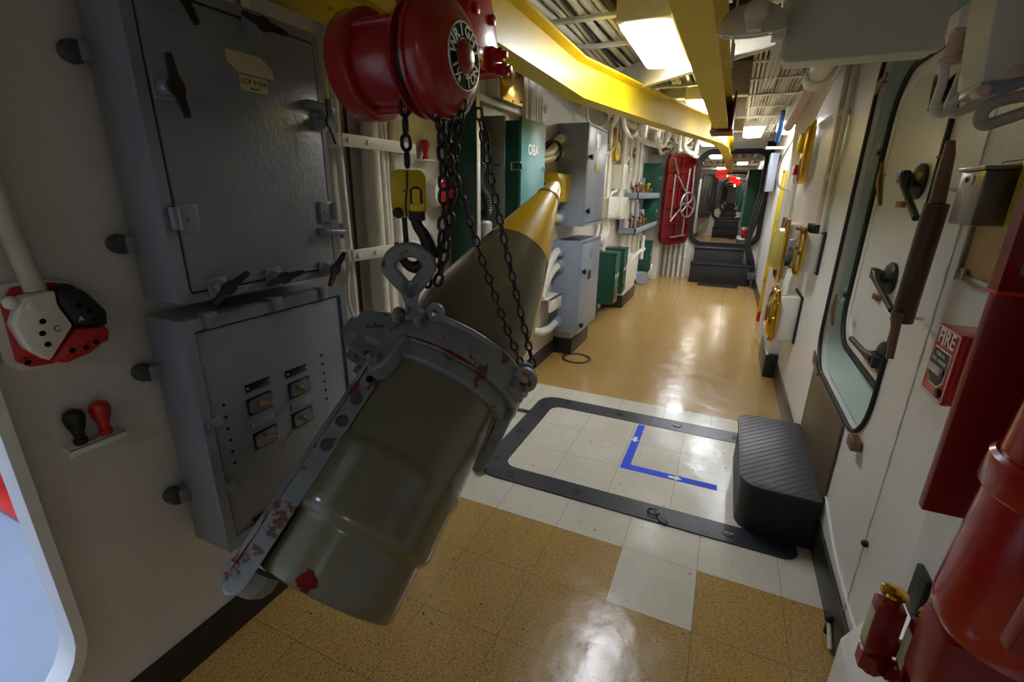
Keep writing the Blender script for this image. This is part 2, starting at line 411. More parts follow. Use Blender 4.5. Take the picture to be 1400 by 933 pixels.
obj('strip', MB().prism([(-.353, 2.87, .0045), (-.31, 2.868, .0045), (-.31, 2.365, .0045), (.14, 2.365, .0045), (.14, 2.315, .0045), (-.36, 2.31, .0045)], (0, 0, .0006)), BLUE, tape, None, 0)
def arrow(c, d):
    c = V(c); d = V(d).normalized(); n = V((-d.y, d.x, 0))
    p = [(-.035, .011), (0, .011), (0, .024), (.035, 0), (0, -.024), (0, -.011), (-.035, -.011)]
    return MB().prism([c+d*a+n*b for a, b in p], (0, 0, .0006))
obj('arrow', arrow((-.338, 2.66, .0052), (0, -1, 0)), WHT, tape, 'white arrow pointing along the short leg', 0)
obj('arrow', arrow((-.068, 2.338, .0052), (1, 0, 0)), WHT, tape, 'white arrow pointing along the long leg', 0)
tag(obj('deck_ring', MB().lathe([(0, .135), (.006, .135), (.007, .132), (.007, .108), (.006, .105), (0, .105)], (-1.10, 3.925, .0005), (0, 0, 1), 48, cap=False), mat('ring_metal', (92, 84, 70), .35, .6)), 'round metal ring set flush in the tan floor below the grey cabinet', 'deck ring')

st = thing('step', 'black step with diamond plate tread standing against the right wall', 'step', (.38, 2.4, 0))
sr = rrect(.218, .53, 2.03, 2.80, (.004, .004, .09, .10), 8)
sp = MB().loops([[V((x+(.0 if z else 0), y, z)) for x, y in rrect(.218-(.25-z)*-.0, .522, 2.04+0*z, 2.79, (.004, .004, .09, .10), 8)] for z in (0.0, .235)])
obj('riser', sp, PEB, st)
obj('tread', MB().prism([(x, y, .235) for x, y in rrect(.208, .524, 2.03, 2.80, (.004, .004, .09, .10), 8)], (0, 0, .014), .003), DIA, st)
# ---------------------------------------------------------------- generic parts
XP, XM, YM = V((1, 0, 0)), V((-1, 0, 0)), V((0, -1, 0))
def cbox(name, x0, x1, y0, y1, z0, z1, m, parent=None, bev=.004, label=None):
    return obj(name, box(x0, x1, y0, y1, z0, z1, bev), m, parent, label)
def wing(parent, x, y, z, ang, s=1.0):
    """door dog: round boss on a square pad and a black wing handle, on a +X facing door"""
    pad = obj('dog_pad', box(x, x+.008*s, y-.025*s, y+.025*s, z-.025*s, z+.025*s, .002).cyl((x+.006*s, y, z), (x+.03*s, y, z), .019*s, .015*s, 20, .003).cyl((x+.03*s, y, z), (x+.042*s, y, z), .009*s, None, 12), GREYP, parent)
    c, n = math.cos(ang), math.sin(ang); d = V((0, c, n)); e = V((0, -n, c)); o = V((x+.042*s, y, z))
    L = []
    for t_, w in ((-.062, .005), (-.05, .007), (-.02, .009), (-.008, .016), (.008, .016), (.02, .009), (.05, .007), (.062, .005)):
        p = o+d*t_*s+XP*(.004+abs(t_)*.12)*s; h = w*s
        L.append([p+e*h-XP*.004*s, p+e*h+XP*.004*s, p-e*h+XP*.004*s, p-e*h-XP*.004*s])
    obj('wing_handle', MB().loops(L), BLACKW, pad)

# ---------------------------------------------------------------- near left cabinets
FX = -1.18
c1 = thing('electrical_cabinet', 'large dark grey cabinet on the near left wall with dogged door', 'cabinet', (-1.27, .94, 1.19))
obj('body', box(LW+.025, FX-.012, .675, 1.2, 1.19, 1.895, .006), GREYP, c1)
fr = rrect(.675, 1.2, 1.19, 1.895, .004, 2); fi = rrect(.70, 1.182, 1.212, 1.87, .01, 4)
obj('door_frame', MB().plate([(FX-.012, y, z) for y, z in fr], [[(FX-.012, y, z) for y, z in fi]], (.012, 0, 0)), GREYP, c1)
d1 = obj('door', box(FX-.012, FX+.004, .706, 1.176, 1.218, 1.864, .004), GREYP, c1)
for (y, z, a) in ((.728, 1.672, 1.72), (.775, 1.862, 1.9), (.975, 1.855, -.1), (1.17, 1.655, 1.75), (.767, 1.222, .55), (.935, 1.222, .15), (1.13, 1.218, .9)):
    wing(d1, FX+.004, y, z, a)
for y, z in ((.706, 1.392), (1.168, 1.392)):
    h = obj('hinge', box(FX+.002, FX+.012, y-.005 if y < 1 else y-.035, y+.045 if y < 1 else y+.01, z-.03, z+.035, .002), GREYP, d1)
    obj('hinge_knuckle', MB().cyl((FX+.012, y-.012 if y < 1 else y+.02, z-.022), (FX+.012, y-.012 if y < 1 else y+.02, z+.028), .011, None, 14).cyl((FX+.012, y+.02 if y < 1 else y-.018, z), (FX+.016, y+.02 if y < 1 else y-.018, z), .006, None, 10), GREYP, h)
for z in (1.70, 1.335):
    h = obj('latch_arm', MB().cyl((FX+.022, 1.128, z), (FX+.022, 1.215, z-.006), .011, None, 14, .002).box(FX+.002, FX+.022, 1.122, 1.14, z-.012, z+.012, .002).cyl((FX+.022, 1.205, z-.026), (FX+.022, 1.205, z+.022), .0085, .0085, 12), GREYP, d1)
pl = obj('nameplate', MB().prism([(FX+.0045, y, z) for y, z in [(.892, 1.788), (.99, 1.788), (1.023, 1.765), (1.023, 1.742), (.92, 1.742), (.892, 1.76)]], (.0015, 0, 0)), PAPER, d1)
for i, s_ in enumerate(('LIGHTING DISTRIBUTION', 'DISTRIBUTION PANEL BOX')):
    pass
lb = obj('stencil_label', box(FX+.0045, FX+.0055, .92, 1.0, 1.702, 1.737), PAPER, d1)
text('lettering', 'LCP 3-134', .0165, (FX+.0056, .96, 1.724), (0, 1, 0), (0, 0, 1), BLK, lb)
text('lettering', 'R&-134', .0085, (FX+.0056, .96, 1.709), (0, 1, 0), (0, 0, 1), BLK, lb)
for z in (1.74, 1.33):
    for y in (.655, 1.21):
        if y == 1.21 and z > 1: continue
        obj('shock_mount', MB().lathe([(0, .012), (.0, .021), (.012, .024), (.02, .018), (.03, .024), (.045, .020), (.045, 0)], (LW, y, z), (1, 0, 0), 20), GREYD, c1)
        obj('mount_foot', box(LW+.02, LW+.055, y, y+.03, z-.02, z+.02, .004), GREYP, c1)
c2 = thing('breaker_panel', 'dark grey breaker panel with four toggle switches below the large cabinet', 'electrical panel', (-1.27, .94, .455))
obj('body', box(LW+.025, FX-.02, .665, 1.215, .455, 1.15, .006), GREYP, c2)
fr = rrect(.665, 1.215, .455, 1.15, .004, 2); fi = rrect(.692, 1.19, .49, 1.118, .004, 2)
obj('panel_frame', MB().plate([(FX-.02, y, z) for y, z in fr], [[(FX-.02, y, z) for y, z in fi]], (.02, 0, 0)), GREYP, c2)
pn = obj('front_panel', box(FX-.02, FX-.006, .697, 1.186, .496, 1.112, .002), GREYP, c2)
for y in (.74, .94, 1.12):
    obj('clip', box(FX-.025, FX+.005, y-.02, y+.015, 1.152, 1.158, .001).box(FX-.004, FX+.006, y-.017, y+.012, 1.118, 1.157, .002), GREYP, c2)
for z in (.865, .66):
    obj('clip', box(FX-.004, FX+.007, .675, .715, z-.012, z+.012, .002), GREYP, c2)
obj('bottom_latch', box(FX-.008, FX+.002, .75, .82, .5, .512, .003), BLACKW, c2)
gp = mat('grey_switch_plate', (126, 130, 134), .3, .6, var=.06)
for y, z, up_ in ((.836, .86, 1), (.98, .855, 0), (.838, .748, 1), (.977, .75, 0)):
    s_ = obj('switch_plate', box(FX-.006, FX-.002, y-.041, y+.041, z-.027, z+.027, .001), BLACK, pn)
    obj('bezel', MB().prism([(FX-.002, a, b) for a, b in rrect(y-.036, y+.036, z-.021, z+.021, .012, 4)], (.003, 0, 0)), gp, s_)
    tl = .018 if up_ else -.018
    obj('toggle', MB().tube([(FX+.0, y, z), (FX+.02, y+tl*.7, z+.003), (FX+.03, y+tl, z+.003)], .006, 8, rs=[.009, .007, .008]), mat('yellowed_toggle', (150, 120, 50), .4), s_)
for y, z, m_ in ((.84, .918, BLACK), (.978, .912, BLACK), (.838, .802, GREYP), (.98, .80, GREYP)):
    q = obj('label_plate', box(FX-.006, FX-.003, y-.04, y+.04, z-.012, z+.012, .0008), m_, pn)
    for a in (-.035, .035): obj('rivet', MB().sphere((FX-.003, y+a, z), .003, 8), SILVER, q)
for k in range(6):
    obj('vent_hole', MB().cyl((FX-.0062, .732, .898-.036*k), (FX-.0052, .732, .898-.036*k), .0045, None, 10), BLK, pn)
    obj('vent_hole', MB().cyl((FX-.0062, 1.085, .93-.032*k), (FX-.0052, 1.085, .93-.032*k), .0045, None, 10), BLK, pn)
for z in (1.0, .62):
    obj('shock_mount', MB().lathe([(0, .012), (.0, .021), (.012, .024), (.02, .018), (.03, .024), (.045, .020), (.045, 0)], (LW, .64, z), (1, 0, 0), 20), GREYD, c2)
    obj('mount_foot', box(LW+.02, LW+.055, .64, .67, z-.02, z+.02, .004), GREYP, c2)

# near-left terminal
ct = thing('cable_terminal', 'red, white and black three segment cable terminal on the near left wall', 'terminal', (-1.33, .48, 1.17))
def tri(pts, x0, dx, bev=.006): return MB().prism([(x0, y, z) for y, z in pts], (dx, 0, 0), bev)
base = [(.398, 1.10), (.404, 1.235), (.43, 1.268), (.50, 1.268), (.545, 1.255), (.592, 1.125), (.585, 1.10), (.46, 1.075), (.42, 1.08)]
obj('back_plate', tri(base, LW, .012, .003), WPAINT, ct)
obj('red_plate', tri([((y-.49)*.9+.497, (z-1.17)*.93+1.17) for y, z in base], LW+.012, .01, .003), RED, ct)
obj('white_segment', tri([(.44, 1.245), (.415, 1.19), (.425, 1.135), (.452, 1.10), (.508, 1.168), (.492, 1.218), (.495, 1.25)], LW+.022, .045, .008), WPAINT, ct)
obj('black_segment', tri([(.497, 1.25), (.495, 1.22), (.512, 1.165), (.573, 1.15), (.578, 1.185), (.55, 1.235), (.52, 1.262)], LW+.022, .04, .008), BLACK, ct)
obj('red_segment', tri([(.456, 1.098), (.512, 1.16), (.575, 1.146), (.57, 1.12), (.53, 1.095), (.48, 1.085)], LW+.022, .038, .008), RED, ct)
for (y, z), m_, x in (((.458, 1.19), WPAINT, .067), ((.452, 1.165), WPAINT, .067), ((.455, 1.14), WPAINT, .067), ((.528, 1.21), BLACK, .062), ((.543, 1.193), BLACK, .062), ((.55, 1.17), BLACK, .062), ((.495, 1.112), RED, .06), ((.52, 1.112), RED, .06), ((.54, 1.12), RED, .06), ((.43, 1.10), RED, .024), ((.572, 1.127), RED, .024)):
    q = obj('socket_collar', MB().lathe([(0, .0085), (.003, .0085), (.003, .0065), (-.004, .0062)], (LW+x, y, z), (1, 0, 0), 16, cap=False), m_, ct)
    obj('socket', MB().cyl((LW+x-.001, y, z), (LW+x+.0006, y, z), .0062, None, 12), BLK, ct)
text('lettering', 'C', .02, (LW+.0675, .478, 1.168), (0, 1, 0), (0, 0, 1), GREYD, ct)
text('lettering', 'A', .016, (LW+.0625, .525, 1.178), (0, 1, 0), (0, 0, 1), WHT, ct)
obj('bolt_boss', MB().cyl((LW+.06, .45, 1.225), (LW+.075, .45, 1.225), .009, None, 12, .002).sphere((LW+.05, .425, 1.235), .014, 12), WPAINT, ct)
cp = spline([(LW+.03, .475, 1.25), (LW+.03, .46, 1.45), (LW+.03, .455, 1.8), (LW+.03, .455, 2.3)], 6)
tag(obj('conduit', MB().tube(cp, .019, 12), CREAMP), 'cream conduit running up the near left wall from the cable terminal', 'conduit')
tag(obj('riser_pipe', MB().tube(spline([(LW+.02, .40, 1.42), (LW+.02, .43, 1.55), (LW+.02, .43, 2.4)], 5), .012, 10).box(LW, LW+.03, .40, .45, 1.41, 1.43, .003), CREAMP), 'thin cream pipe on the wall above the near left doorway', 'pipe')
rk = thing('plug_rack', 'small white rack with two socket plugs low on the near left wall', 'rack', (LW, .51, .87))
obj('shelf', box(LW, LW+.035, .445, .565, .868, .874, .002).box(LW+.03, LW+.035, .445, .565, .855, .874, .002), WPAINT, rk)
def plug(y, z, m_, lab, x=LW+.03):
    p = [(0, .010), (.0, .013), (.012, .014), (.016, .010), (.03, .012), (.05, .019), (.068, .022), (.082, .018), (.088, .008), (.088, 0)]
    tag(obj('socket_plug', MB().lathe(p, (x-.012, y, z), (0, 0, 1), 24), m_), lab, 'plug', None)
plug(.478, .875, BLACK, 'black knobbed plug standing in the low rack by the left doorway')
plug(.53, .875, RED, 'red knobbed plug standing in the low rack by the left doorway')

# ---------------------------------------------------------------- conduits beside the cabinet
def wpipe(name, y, r, z0, z1, m_, lab, x=None, grp=None, bow=0):
    x = LW+.012+r if x is None else x
    P = spline([(x, y, z0), (x+bow*.2, y+bow, (z0*2+z1)/3), (x, y+bow*.3, (z0+2*z1)/3), (x, y, z1)], 5)
    return tag(obj(name, MB().tube(P, r, 14), m_), lab, 'pipe', grp)
wpipe('conduit', 1.405, .014, .13, 2.4, WPAINT, 'thin white conduit next to the big grey cabinet', bow=.012)
wpipe('conduit', 1.475, .006, .13, 2.4, BLACK, 'narrow dark cable behind the wall straps', LW+.01)
wpipe('lagged_pipe', 1.555, .035, .13, 2.4, CLOTH, 'thickest lagged white pipe beside the near grey cabinets')
wpipe('lagged_pipe', 1.625, .02, .13, 2.4, CLOTH, 'lagged white pipe just right of the thickest one', bow=.01)
wpipe('lagged_pipe', 1.668, .016, .13, 2.4, CLOTH, 'middle slim white pipe under the wall straps', bow=-.008)
wpipe('lagged_pipe', 1.71, .018, .13, 2.4, CLOTH, 'last slim white pipe before the green panel', bow=.012)
tag(obj('drop_cable', MB().tube(spline([(LW+.03, 1.40, 1.2), (LW+.04, 1.38, 1.0), (LW+.05, 1.50, .78), (LW+.04, 1.56, .55)], 8), .007, 8), WPAINT), 'thin white cable curling down beside the lagged pipes', 'cable')
for z, lab in ((1.63, 'upper white strap clamped over the lagged pipes'), (1.222, 'lower white strap clamped over the lagged pipes')):
    s_ = thing('pipe_strap', lab, 'strap', (LW+.08, 1.58, z))
    obj('bar', box(LW+.075, LW+.085, 1.37, 1.80, z-.022, z+.022, .003).box(LW, LW+.08, 1.355, 1.375, z-.02, z+.02, .002).box(LW, LW+.08, 1.795, 1.815, z-.02, z+.02, .002), WPAINT, s_)
    for y in (1.40, 1.50, 1.76): obj('bolt', MB().cyl((LW+.084, y, z), (LW+.092, y, z), .01, None, 6, .001), WPAINT, s_)
# cables up over the near cabinet
for i in range(6):
    y = .86+.045*i
    tag(obj('feed_cable', MB().tube(spline([(LW+.05, y, 1.88), (LW+.05, y-.02, 2.05), (LW+.06, y-.04, 2.4)], 5), .016, 10), WPAINT), 'white cable rising from the top of the near grey cabinet', 'cable', 'cables above the near cabinet')

# ---------------------------------------------------------------- SHELL
SB, SN = V((-.798, .649, .496)), V((-.669, 1.928, 1.4996))
A = (SN-SB).normalized(); E1 = A.cross(V((0, 0, 1))).normalized(); E2 = E1.cross(A)
Ls = 1.631
def sp_(s, a, r): return SB+A*s+(E1*math.cos(R(a))+E2*math.sin(R(a)))*r
s0, ex = .862, 1.13
def og(s):
    u = max(0, min(1, (s-s0)/(1.53-s0))); return .203-(.203-.047)*u**ex
YS = 1.205
sh = thing('artillery_shell', 'huge olive drab shell with yellow nose slung tilted from the hoist', 'shell', tuple(SB))
prof = [(0, 0), (0, .175), (.004, .184), (.012, .187), (.03, .189), (.138, .190), (.146, .1915), (.152, .196), (.160, .2035), (.170, .2065), (.182, .207), (.20, .2045), (.30, .2045), (.318, .2085), (.334, .209), (.344, .2075), (.352, .203), (.362, .202), (.6, .203), (s0, .203)]
prof += [(s0+(YS-s0)*k/10, og(s0+(YS-s0)*k/10)) for k in range(1, 11)]
obj('body', MB().lathe(prof+[(YS, 0)], SB, A, 72), SHELLP, sh)
prof = [(YS, 0), (YS, og(YS)+.0006)]+[(YS+(1.525-YS)*k/8, og(YS+(1.525-YS)*k/8)) for k in range(1, 9)]+[(1.525, 0)]
obj('nose_cone', MB().lathe(prof, SB, A, 64), SHELLY, sh, 'yellow nose cone')
r5 = og(1.525)
obj('fuze', MB().lathe([(1.525, 0), (1.525, r5+.002), (1.537, r5+.002), (1.541, r5-.001), (1.565, .041), (1.592, .032), (1.612, .023), (1.624, .015), (1.630, .007), (1.632, 0)], SB, A, 40), STEELN, sh, 'pale metal nose fuze')
# red scuff at the base
sc_ = []
for k in range(22):
    a = 2*PI*k/22; rr = .85+.10*math.sin(k*1.1+1)+.08*math.cos(k*2.7)
    ss = .024+.026*rr*math.sin(a); aa = 66+8*rr*math.cos(a)*-1
    sc_.append((max(.004, ss), aa))
def prof_r(s):
    return .1845+.0068*min(1, s/.03) if s < .03 else .1895+.001*(s-.03)/.115
bm = MB(); cvt = bm.b.verts.new(sp_(.026, 66, prof_r(.026)+.0012)); ring = [bm.b.verts.new(sp_(s, a, prof_r(s)+.0012)) for s, a in sc_]
for i in range(len(ring)): bm.b.faces.new((cvt, ring[i], ring[(i+1) % len(ring)]))
obj('paint_chip', bm, RUST, sh, 'dark red primer patch on the base rim')

# ---------------------------------------------------------------- sling clamp
cl = thing('shell_carrier', 'worn grey steel clamp collar with long arm gripping the shell', 'clamp', tuple(sp_(.65, 90, .25)))
def arcband(s0_, s1_, r0, r1, a0, a1, n=40, bev=True):
    b = MB(); L = []
    e = .006
    for i in range(n+1):
        a = a0+(a1-a0)*i/n
        pr = [(s0_, r0), (s0_, r1-e), (s0_+e, r1), (s1_-e, r1), (s1_, r1-e), (s1_, r0)]
        L.append([sp_(s, a, r) for s, r in pr])
    return b.loops(L)
obj('collar', arcband(.635, .722, .2035, .248, -42, 150, 56), CLAMP, cl)
obj('collar_flange', arcband(.590, .638, .2035, .224, -30, 118, 44), CLAMP, cl)
obj('collar_lip', arcband(.712, .728, .235, .257, -30, 130, 44), CLAMP, cl)
# right ear hanging towards the base
def earshape(a_, pts, dr, r0=.204):
    b = MB()
    return b
ear = MB()
L = []
for a, lo in ((-18, .60), (-26, .555), (-34, .50), (-42, .46), (-49, .45), (-53, .47)):
    L.append([sp_(lo, a, .205), sp_(lo, a, .236), sp_(lo+.012, a, .243), sp_(.71, a, .248), sp_(.722, a, .24), sp_(.722, a, .205)])
ear.loops(L)
obj('clamp_ear', ear, CLAMP, cl)
# left housing (hinge pocket)
L = []
for a, ro in ((112, .248), (120, .272), (128, .302), (136, .326), (144, .338), (152, .342), (160, .336), (168, .318), (176, .29), (184, .255), (190, .22)):
    L.append([sp_(.615, a, .205), sp_(.605, a, ro-.02), sp_(.615, a, ro), sp_(.705, a, ro), sp_(.72, a, ro-.02), sp_(.72, a, .205)])
obj('hinge_housing', MB().loops(L), CLAMP, cl)
for a in (135, 155):
    obj('pocket', MB().lathe([(0, .022), (.012, .02), (.012, 0)], sp_(.605-.009, a, .28), A, 16), BLACKW, cl)
for a in (126, 146, 168):
    obj('rib', MB().loops([[sp_(s, a-2, .206), sp_(s, a-2, .3), sp_(s, a+2, .3), sp_(s, a+2, .206)] for s in (.565, .62)]), CLAMP, cl)
obj('hinge_boss', MB().lathe([(0, .02), (.0, .03), (.05, .03), (.06, .022), (.06, 0)], sp_(.64, 150, .335), A, 20), CLAMP, cl)
# left lug with nut
lug = MB()
pts = [(.66, 112), (.66, 90), (.58, 91), (.535, 93), (.512, 98), (.512, 104), (.535, 109), (.58, 111)]
lug.loops([[sp_(s, a, .205) for s, a in pts], [sp_(s, a, .247) for s, a in pts], [sp_(.575+(s-.575)*.9, 101+(a-101)*.85, .254) for s, a in pts]])
obj('lug', lug, CLAMP, cl)
U = (E1*math.cos(R(101))+E2*math.sin(R(101)))
obj('nut', MB().lathe([(0, .022), (.014, .022), (.016, .016), (.016, .010), (.026, .010), (.028, .006), (.028, 0)], sp_(.540, 101, .253), U, 6), CLAMP, cl)
# arm bar (cross-section in the plane normal to the shell axis)
U142 = E1*math.cos(R(142))+E2*math.sin(R(142)); U52 = E1*math.cos(R(52))+E2*math.sin(R(52))
def arm_pt(s, a, b): return SB+A*s+U142*a+U52*b
arm = MB(); L = []
ac = .190
def arm_row(s, sc=1.0, db=0.0):
    cs = ((-.034, .135), (.014, .121), (.034, .076), (.029, .064), (.008, .062), (-.032, .128))
    return [arm_pt(s, ac+a*sc, b+db) for a, b in cs]
for k in range(7):
    t_ = k/6; L.append(arm_row(-.030-.040*math.cos(t_*PI/2), max(.12, math.sin(t_*PI/2)), -.008*(1-t_)))
for s in (.0, .12, .3, .45, .58, .66, .70): L.append(arm_row(s))
arm.loops(L)
ar = obj('arm', arm, CLAMP, cl)
obj('rusty_edge', MB().tube([arm_pt(s, ac+.014, .1205) for s in (-.03, .0, .05, .1, .2, .3, .4, .5, .6, .66)], .003, 6, rs=[.002, .003, .0015, .001, .0012, .001, .0015, .0025, .004, .005]), RUST, ar, 'rust red worn edge')
obj('rusty_edge', MB().tube([sp_(.637, a, .2465) for a in range(30, 119, 6)], .003, 6, rs=[.001, .001, .002, .004, .005, .004, .002, .003, .003, .002, .002, .002, .003, .005, .004]), RUST, cl, 'rust red worn edge') if True else None
for s in (.055,):
    pass
for s, r_ in ((.50, .010), (.435, .017), (.368, .017), (.30, .017)):
    p = arm_pt(s, .180, .1282)
    nrm = (A.cross(arm_pt(0, .048, .121)-arm_pt(0, 0, .135))).normalized()
    if nrm.dot(U52) < 0: nrm = -nrm
    obj('arm_rivet', MB().lathe([(-.004, r_), (.0012, r_), (.0018, r_*.93), (.0004, r_*.9), (.0008, 0)], p, nrm, 20), GREYD if r_ > .012 else BLK, ar)
# foot of the arm under the base of the shell
FL = []
for s, k in ((-.010, 1.0), (-.035, 1.0), (-.055, .8), (-.066, .45)):
    FL.append([SB+A*s+U142*(.165+(a-.165)*k)+U52*(.08+(b-.08)*k) for a, b in ((.222, .118), (.17, .13), (.125, .115), (.105, .075), (.12, .035), (.17, .025), (.215, .06))])
obj('arm_foot', MB().loops(FL), CLAMP, cl)
# right chain lug
def ring_lug(c, ax, r, rh, th, name, par, m_=CLAMP):
    return obj(name, MB().lathe([(0, rh), (-th*.1, rh+.004), (0, r-.004), (.003, r), (th-.003, r), (th, r-.004), (th+.002, rh+.004), (th, rh), (0, rh)], c, ax, 28, cap=False), m_, par)
tocam = (CC-sp_(.68, 0, .27)).normalized()
LG = sp_(.715, 3, .266)
lax = (tocam*.8-A*.6).normalized()
ring_lug(LG+lax*.006, lax, .038, .014, .022, 'chain_lug', cl)
ring_lug(LG-lax*.034+E2*.006-E1*.008, lax, .032, .013, .018, 'chain_lug', cl)
obj('chain_pin', MB().cyl(LG-lax*.05, LG+lax*.02, .0125, None, 16), STEEL, cl)
obj('lug_web', MB().loops([[sp_(.65, a, .235), sp_(.722, a, .235), sp_(.722, a, .262), sp_(.66, a, .262)] for a in (-10, 0, 10)]), CLAMP, cl)
# top shackle eye
TP = sp_(.69, 92, .25)
ring_lug(sp_(.728, 78, .262), lax, .026, .010, .016, 'shackle_pin_eye', cl)
for dx in (-.036, .036):
    ring_lug(TP+V((dx-.012, -.012, .012)), V((1, 0, 0)), .024, .008, .016, 'shackle_ear', cl)
# pear-shaped lifting link
PLx, PLy = -.777, 1.045
link = thing('lifting_link', 'grey pear shaped lifting eye standing on the clamp collar', 'lifting eye', (PLx, PLy, 1.15))
zc = 1.262
vd = (V((CC.x, CC.y, 0))-V((PLx, PLy, 0))).normalized(); sd = V((0, 0, 1)).cross(vd).normalized()
pear = []
for k in range(40):
    a = 2*PI*k/40-PI/2
    x = math.cos(a); z = math.sin(a)
    if z < 0: x *= (1+z*.75); z *= 1.35
    pear.append(V((PLx, PLy, zc))+sd*x*.055+V((0, 0, 1))*z*.05)
L = []
for k, p in enumerate(pear):
    t_ = (pear[(k+1) % 40]-pear[k-1]).normalized(); n_ = t_.cross(vd).normalized()
    L.append([p+n_*a+vd*b for a, b in ((.020, .006), (.013, .014), (-.013, .014), (-.020, .006), (-.020, -.006), (-.013, -.014), (.013, -.014), (.020, -.006))])
L.append(L[0])
obj('eye', MB().loops(L, True, False, False), CLAMP, link)
obj('shank', MB().loops([[V((PLx, PLy, z))+sd*x_*w+vd*y_*.014 for x_, y_ in ((1, 1), (-1, 1), (-1, -1), (1, -1))] for z, w in ((1.12, .018), (1.165, .017), (1.195, .026), (1.225, .02))]), CLAMP, link)

# ---------------------------------------------------------------- chains
def link_mesh(name, Lk, W, r):
    P = []
    h = Lk/2-W/2
    for i in range(7): a = PI*i/6; P.append((W/2*math.cos(a)-0, h-r*.0+W/2*math.sin(a)-r*0))
    for i in range(7): a = PI+PI*i/6; P.append((W/2*math.cos(a), -h+W/2*math.sin(a)))
    P = [V((x*(W/2-r)/(W/2), 0, z*(Lk/2-r)/(Lk/2))) for x, z in P]
    b = MB().tube(P, r, 6, True); bmesh.ops.recalc_face_normals(b.b, faces=b.b.faces[:])
    me = bpy.data.meshes.new(name); b.b.to_mesh(me); b.b.free(); me.materials.append(BLACKW)
    me.polygons.foreach_set('use_smooth', [True]*len(me.polygons)); return me
LM1 = link_mesh('heavy_link', .047, .032, .0052)
LM2 = link_mesh('small_link', .036, .023, .0034)
def chain(name, P, me, pitch, label, start=0.6, phase=0):
    P = spline(P, 12); d = [0]
    for a, b in zip(P, P[1:]): d.append(d[-1]+(b-a).length)
    n = max(1, int(d[-1]/pitch)); pitch = d[-1]/n
    root = thing(name, label, 'chain', tuple(P[0]))
    def at(s):
        for i in range(len(d)-1):
            if d[i+1] >= s or i == len(d)-2:
                t_ = (s-d[i])/max(1e-9, d[i+1]-d[i]); return P[i].lerp(P[i+1], t_), (P[i+1]-P[i]).normalized()
    for k in range(n):
        p, t_ = at((k+.5)*pitch); q = V((0, 0, 1)).rotation_difference(t_)
        M = q.to_matrix().to_4x4() @ Matrix.Rotation(start+phase+(k % 2)*PI/2, 4, 'Z')
        o = bpy.data.objects.new('link', me); COL.objects.link(o); o.parent = root
        M.translation = p-root.location; o.matrix_basis = M
    return root
HX, HY = -.777, 1.06
chain('load_chain', [(HX, HY, 1.76), (HX, HY, 1.64), (HX, HY, 1.52)], LM1, .036, 'heavy black chain running straight down to the yellow hook block')
chain('load_chain', [(-.70, 1.10, 1.68), (-.695, 1.10, 1.45), (-.71, 1.095, 1.31), (-.748, 1.10, 1.245), (-.765, 1.105, 1.20)], LM1, .034, 'heavy slack chain hanging behind the hook block, left strand')
chain('load_chain', [(-.665, 1.115, 1.68), (-.675, 1.11, 1.48), (-.69, 1.10, 1.33), (-.725, 1.10, 1.21)], LM1, .034, 'heavy slack chain hanging behind the hook block, right strand')
chain('hand_chain', [(-.64, 1.12, 1.68), (-.655, 1.115, 1.6), (-.67, 1.1, 1.5)], LM2, .026, 'short thin chain dropping beside the slack load chain')
pA, pB = V((-.69, 1.06, 1.655)), LG-lax*.02+V((-.018, 0, .025))
chain('hand_chain', [pA, pA.lerp(pB, .35)+V((-.004, 0, -.012)), pA.lerp(pB, .7)+V((-.004, 0, -.012)), pB], LM2, .0262, 'thin black chain slanting down to the clamp lug, left strand')
pA, pB = V((-.62, 1.155, 1.665)), LG-lax*.02+V((.012, .02, .02))
chain('hand_chain', [pA, pA.lerp(pB, .35)+V((-.004, 0, -.008)), pA.lerp(pB, .7)+V((-.002, 0, -.008)), pB], LM2, .0262, 'thin black chain slanting down to the clamp lug, right strand')

# ---------------------------------------------------------------- hook block
hb = thing('hook_block', 'yellow chain hook block with black steel hook above the shell', 'hook block', (HX, HY, 1.46))
def hl(x, z, dpt=0): return V((HX, HY, z))+sd*x+vd*dpt
bl = rrect(-.046, .046, 1.395, 1.515, (.03, .022, .022, .03), 6)
blk = MB().prism([hl(x, z, -.02) for x, z in bl], vd*.04, .006)
bo = obj('housing', blk, YELD, hb)
obj('seam', MB().tube([hl(-.002, 1.512, .0215), hl(-.004, 1.47, .0225), hl(-.010, 1.43, .0225), hl(-.008, 1.40, .0215)], .0022, 6), BLACK, bo)
obj('window_recess', MB().prism([hl(x, z, .018) for x, z in rrect(.002, .034, 1.425, 1.475, (.002, .015, .015, .002), 5)], vd*.0035), BLACK, bo)
obj('swivel', MB().prism([hl(x, z, .016) for x, z in rrect(.008, .028, 1.43, 1.468, .004, 3)], vd*.014, .003).prism([hl(x, z, .01) for x, z in rrect(.002, .036, 1.412, 1.432, .004, 3)], vd*.022, .003), YEL, bo)
obj('pin', MB().cyl(hl(-.03, 1.408, .012), hl(-.03, 1.408, .03), .014, None, 16, .002), BLACKW, bo)
obj('collar', box(-.02, .024, -.022, .022, -.016, .012, .004, M=Matrix.Translation(hl(.016, 1.404, 0)) @ Matrix((sd, vd, V((0, 0, 1)))).transposed().to_4x4()), BLACKW, hb)
hk = [hl(.012, 1.40), hl(.020, 1.375), hl(.036, 1.35), hl(.046, 1.322), hl(.044, 1.295), hl(.030, 1.272), hl(.010, 1.262), hl(-.010, 1.268), hl(-.024, 1.285), hl(-.032, 1.308), hl(-.04, 1.33)]
hk = spline(hk, 4); rs = [.013+(.0075*math.sin(PI*min(1, i/(len(hk)*.75)))) if i < len(hk)*.8 else .0165*(1-(i/len(hk)-.8)*3.4) for i in range(len(hk))]
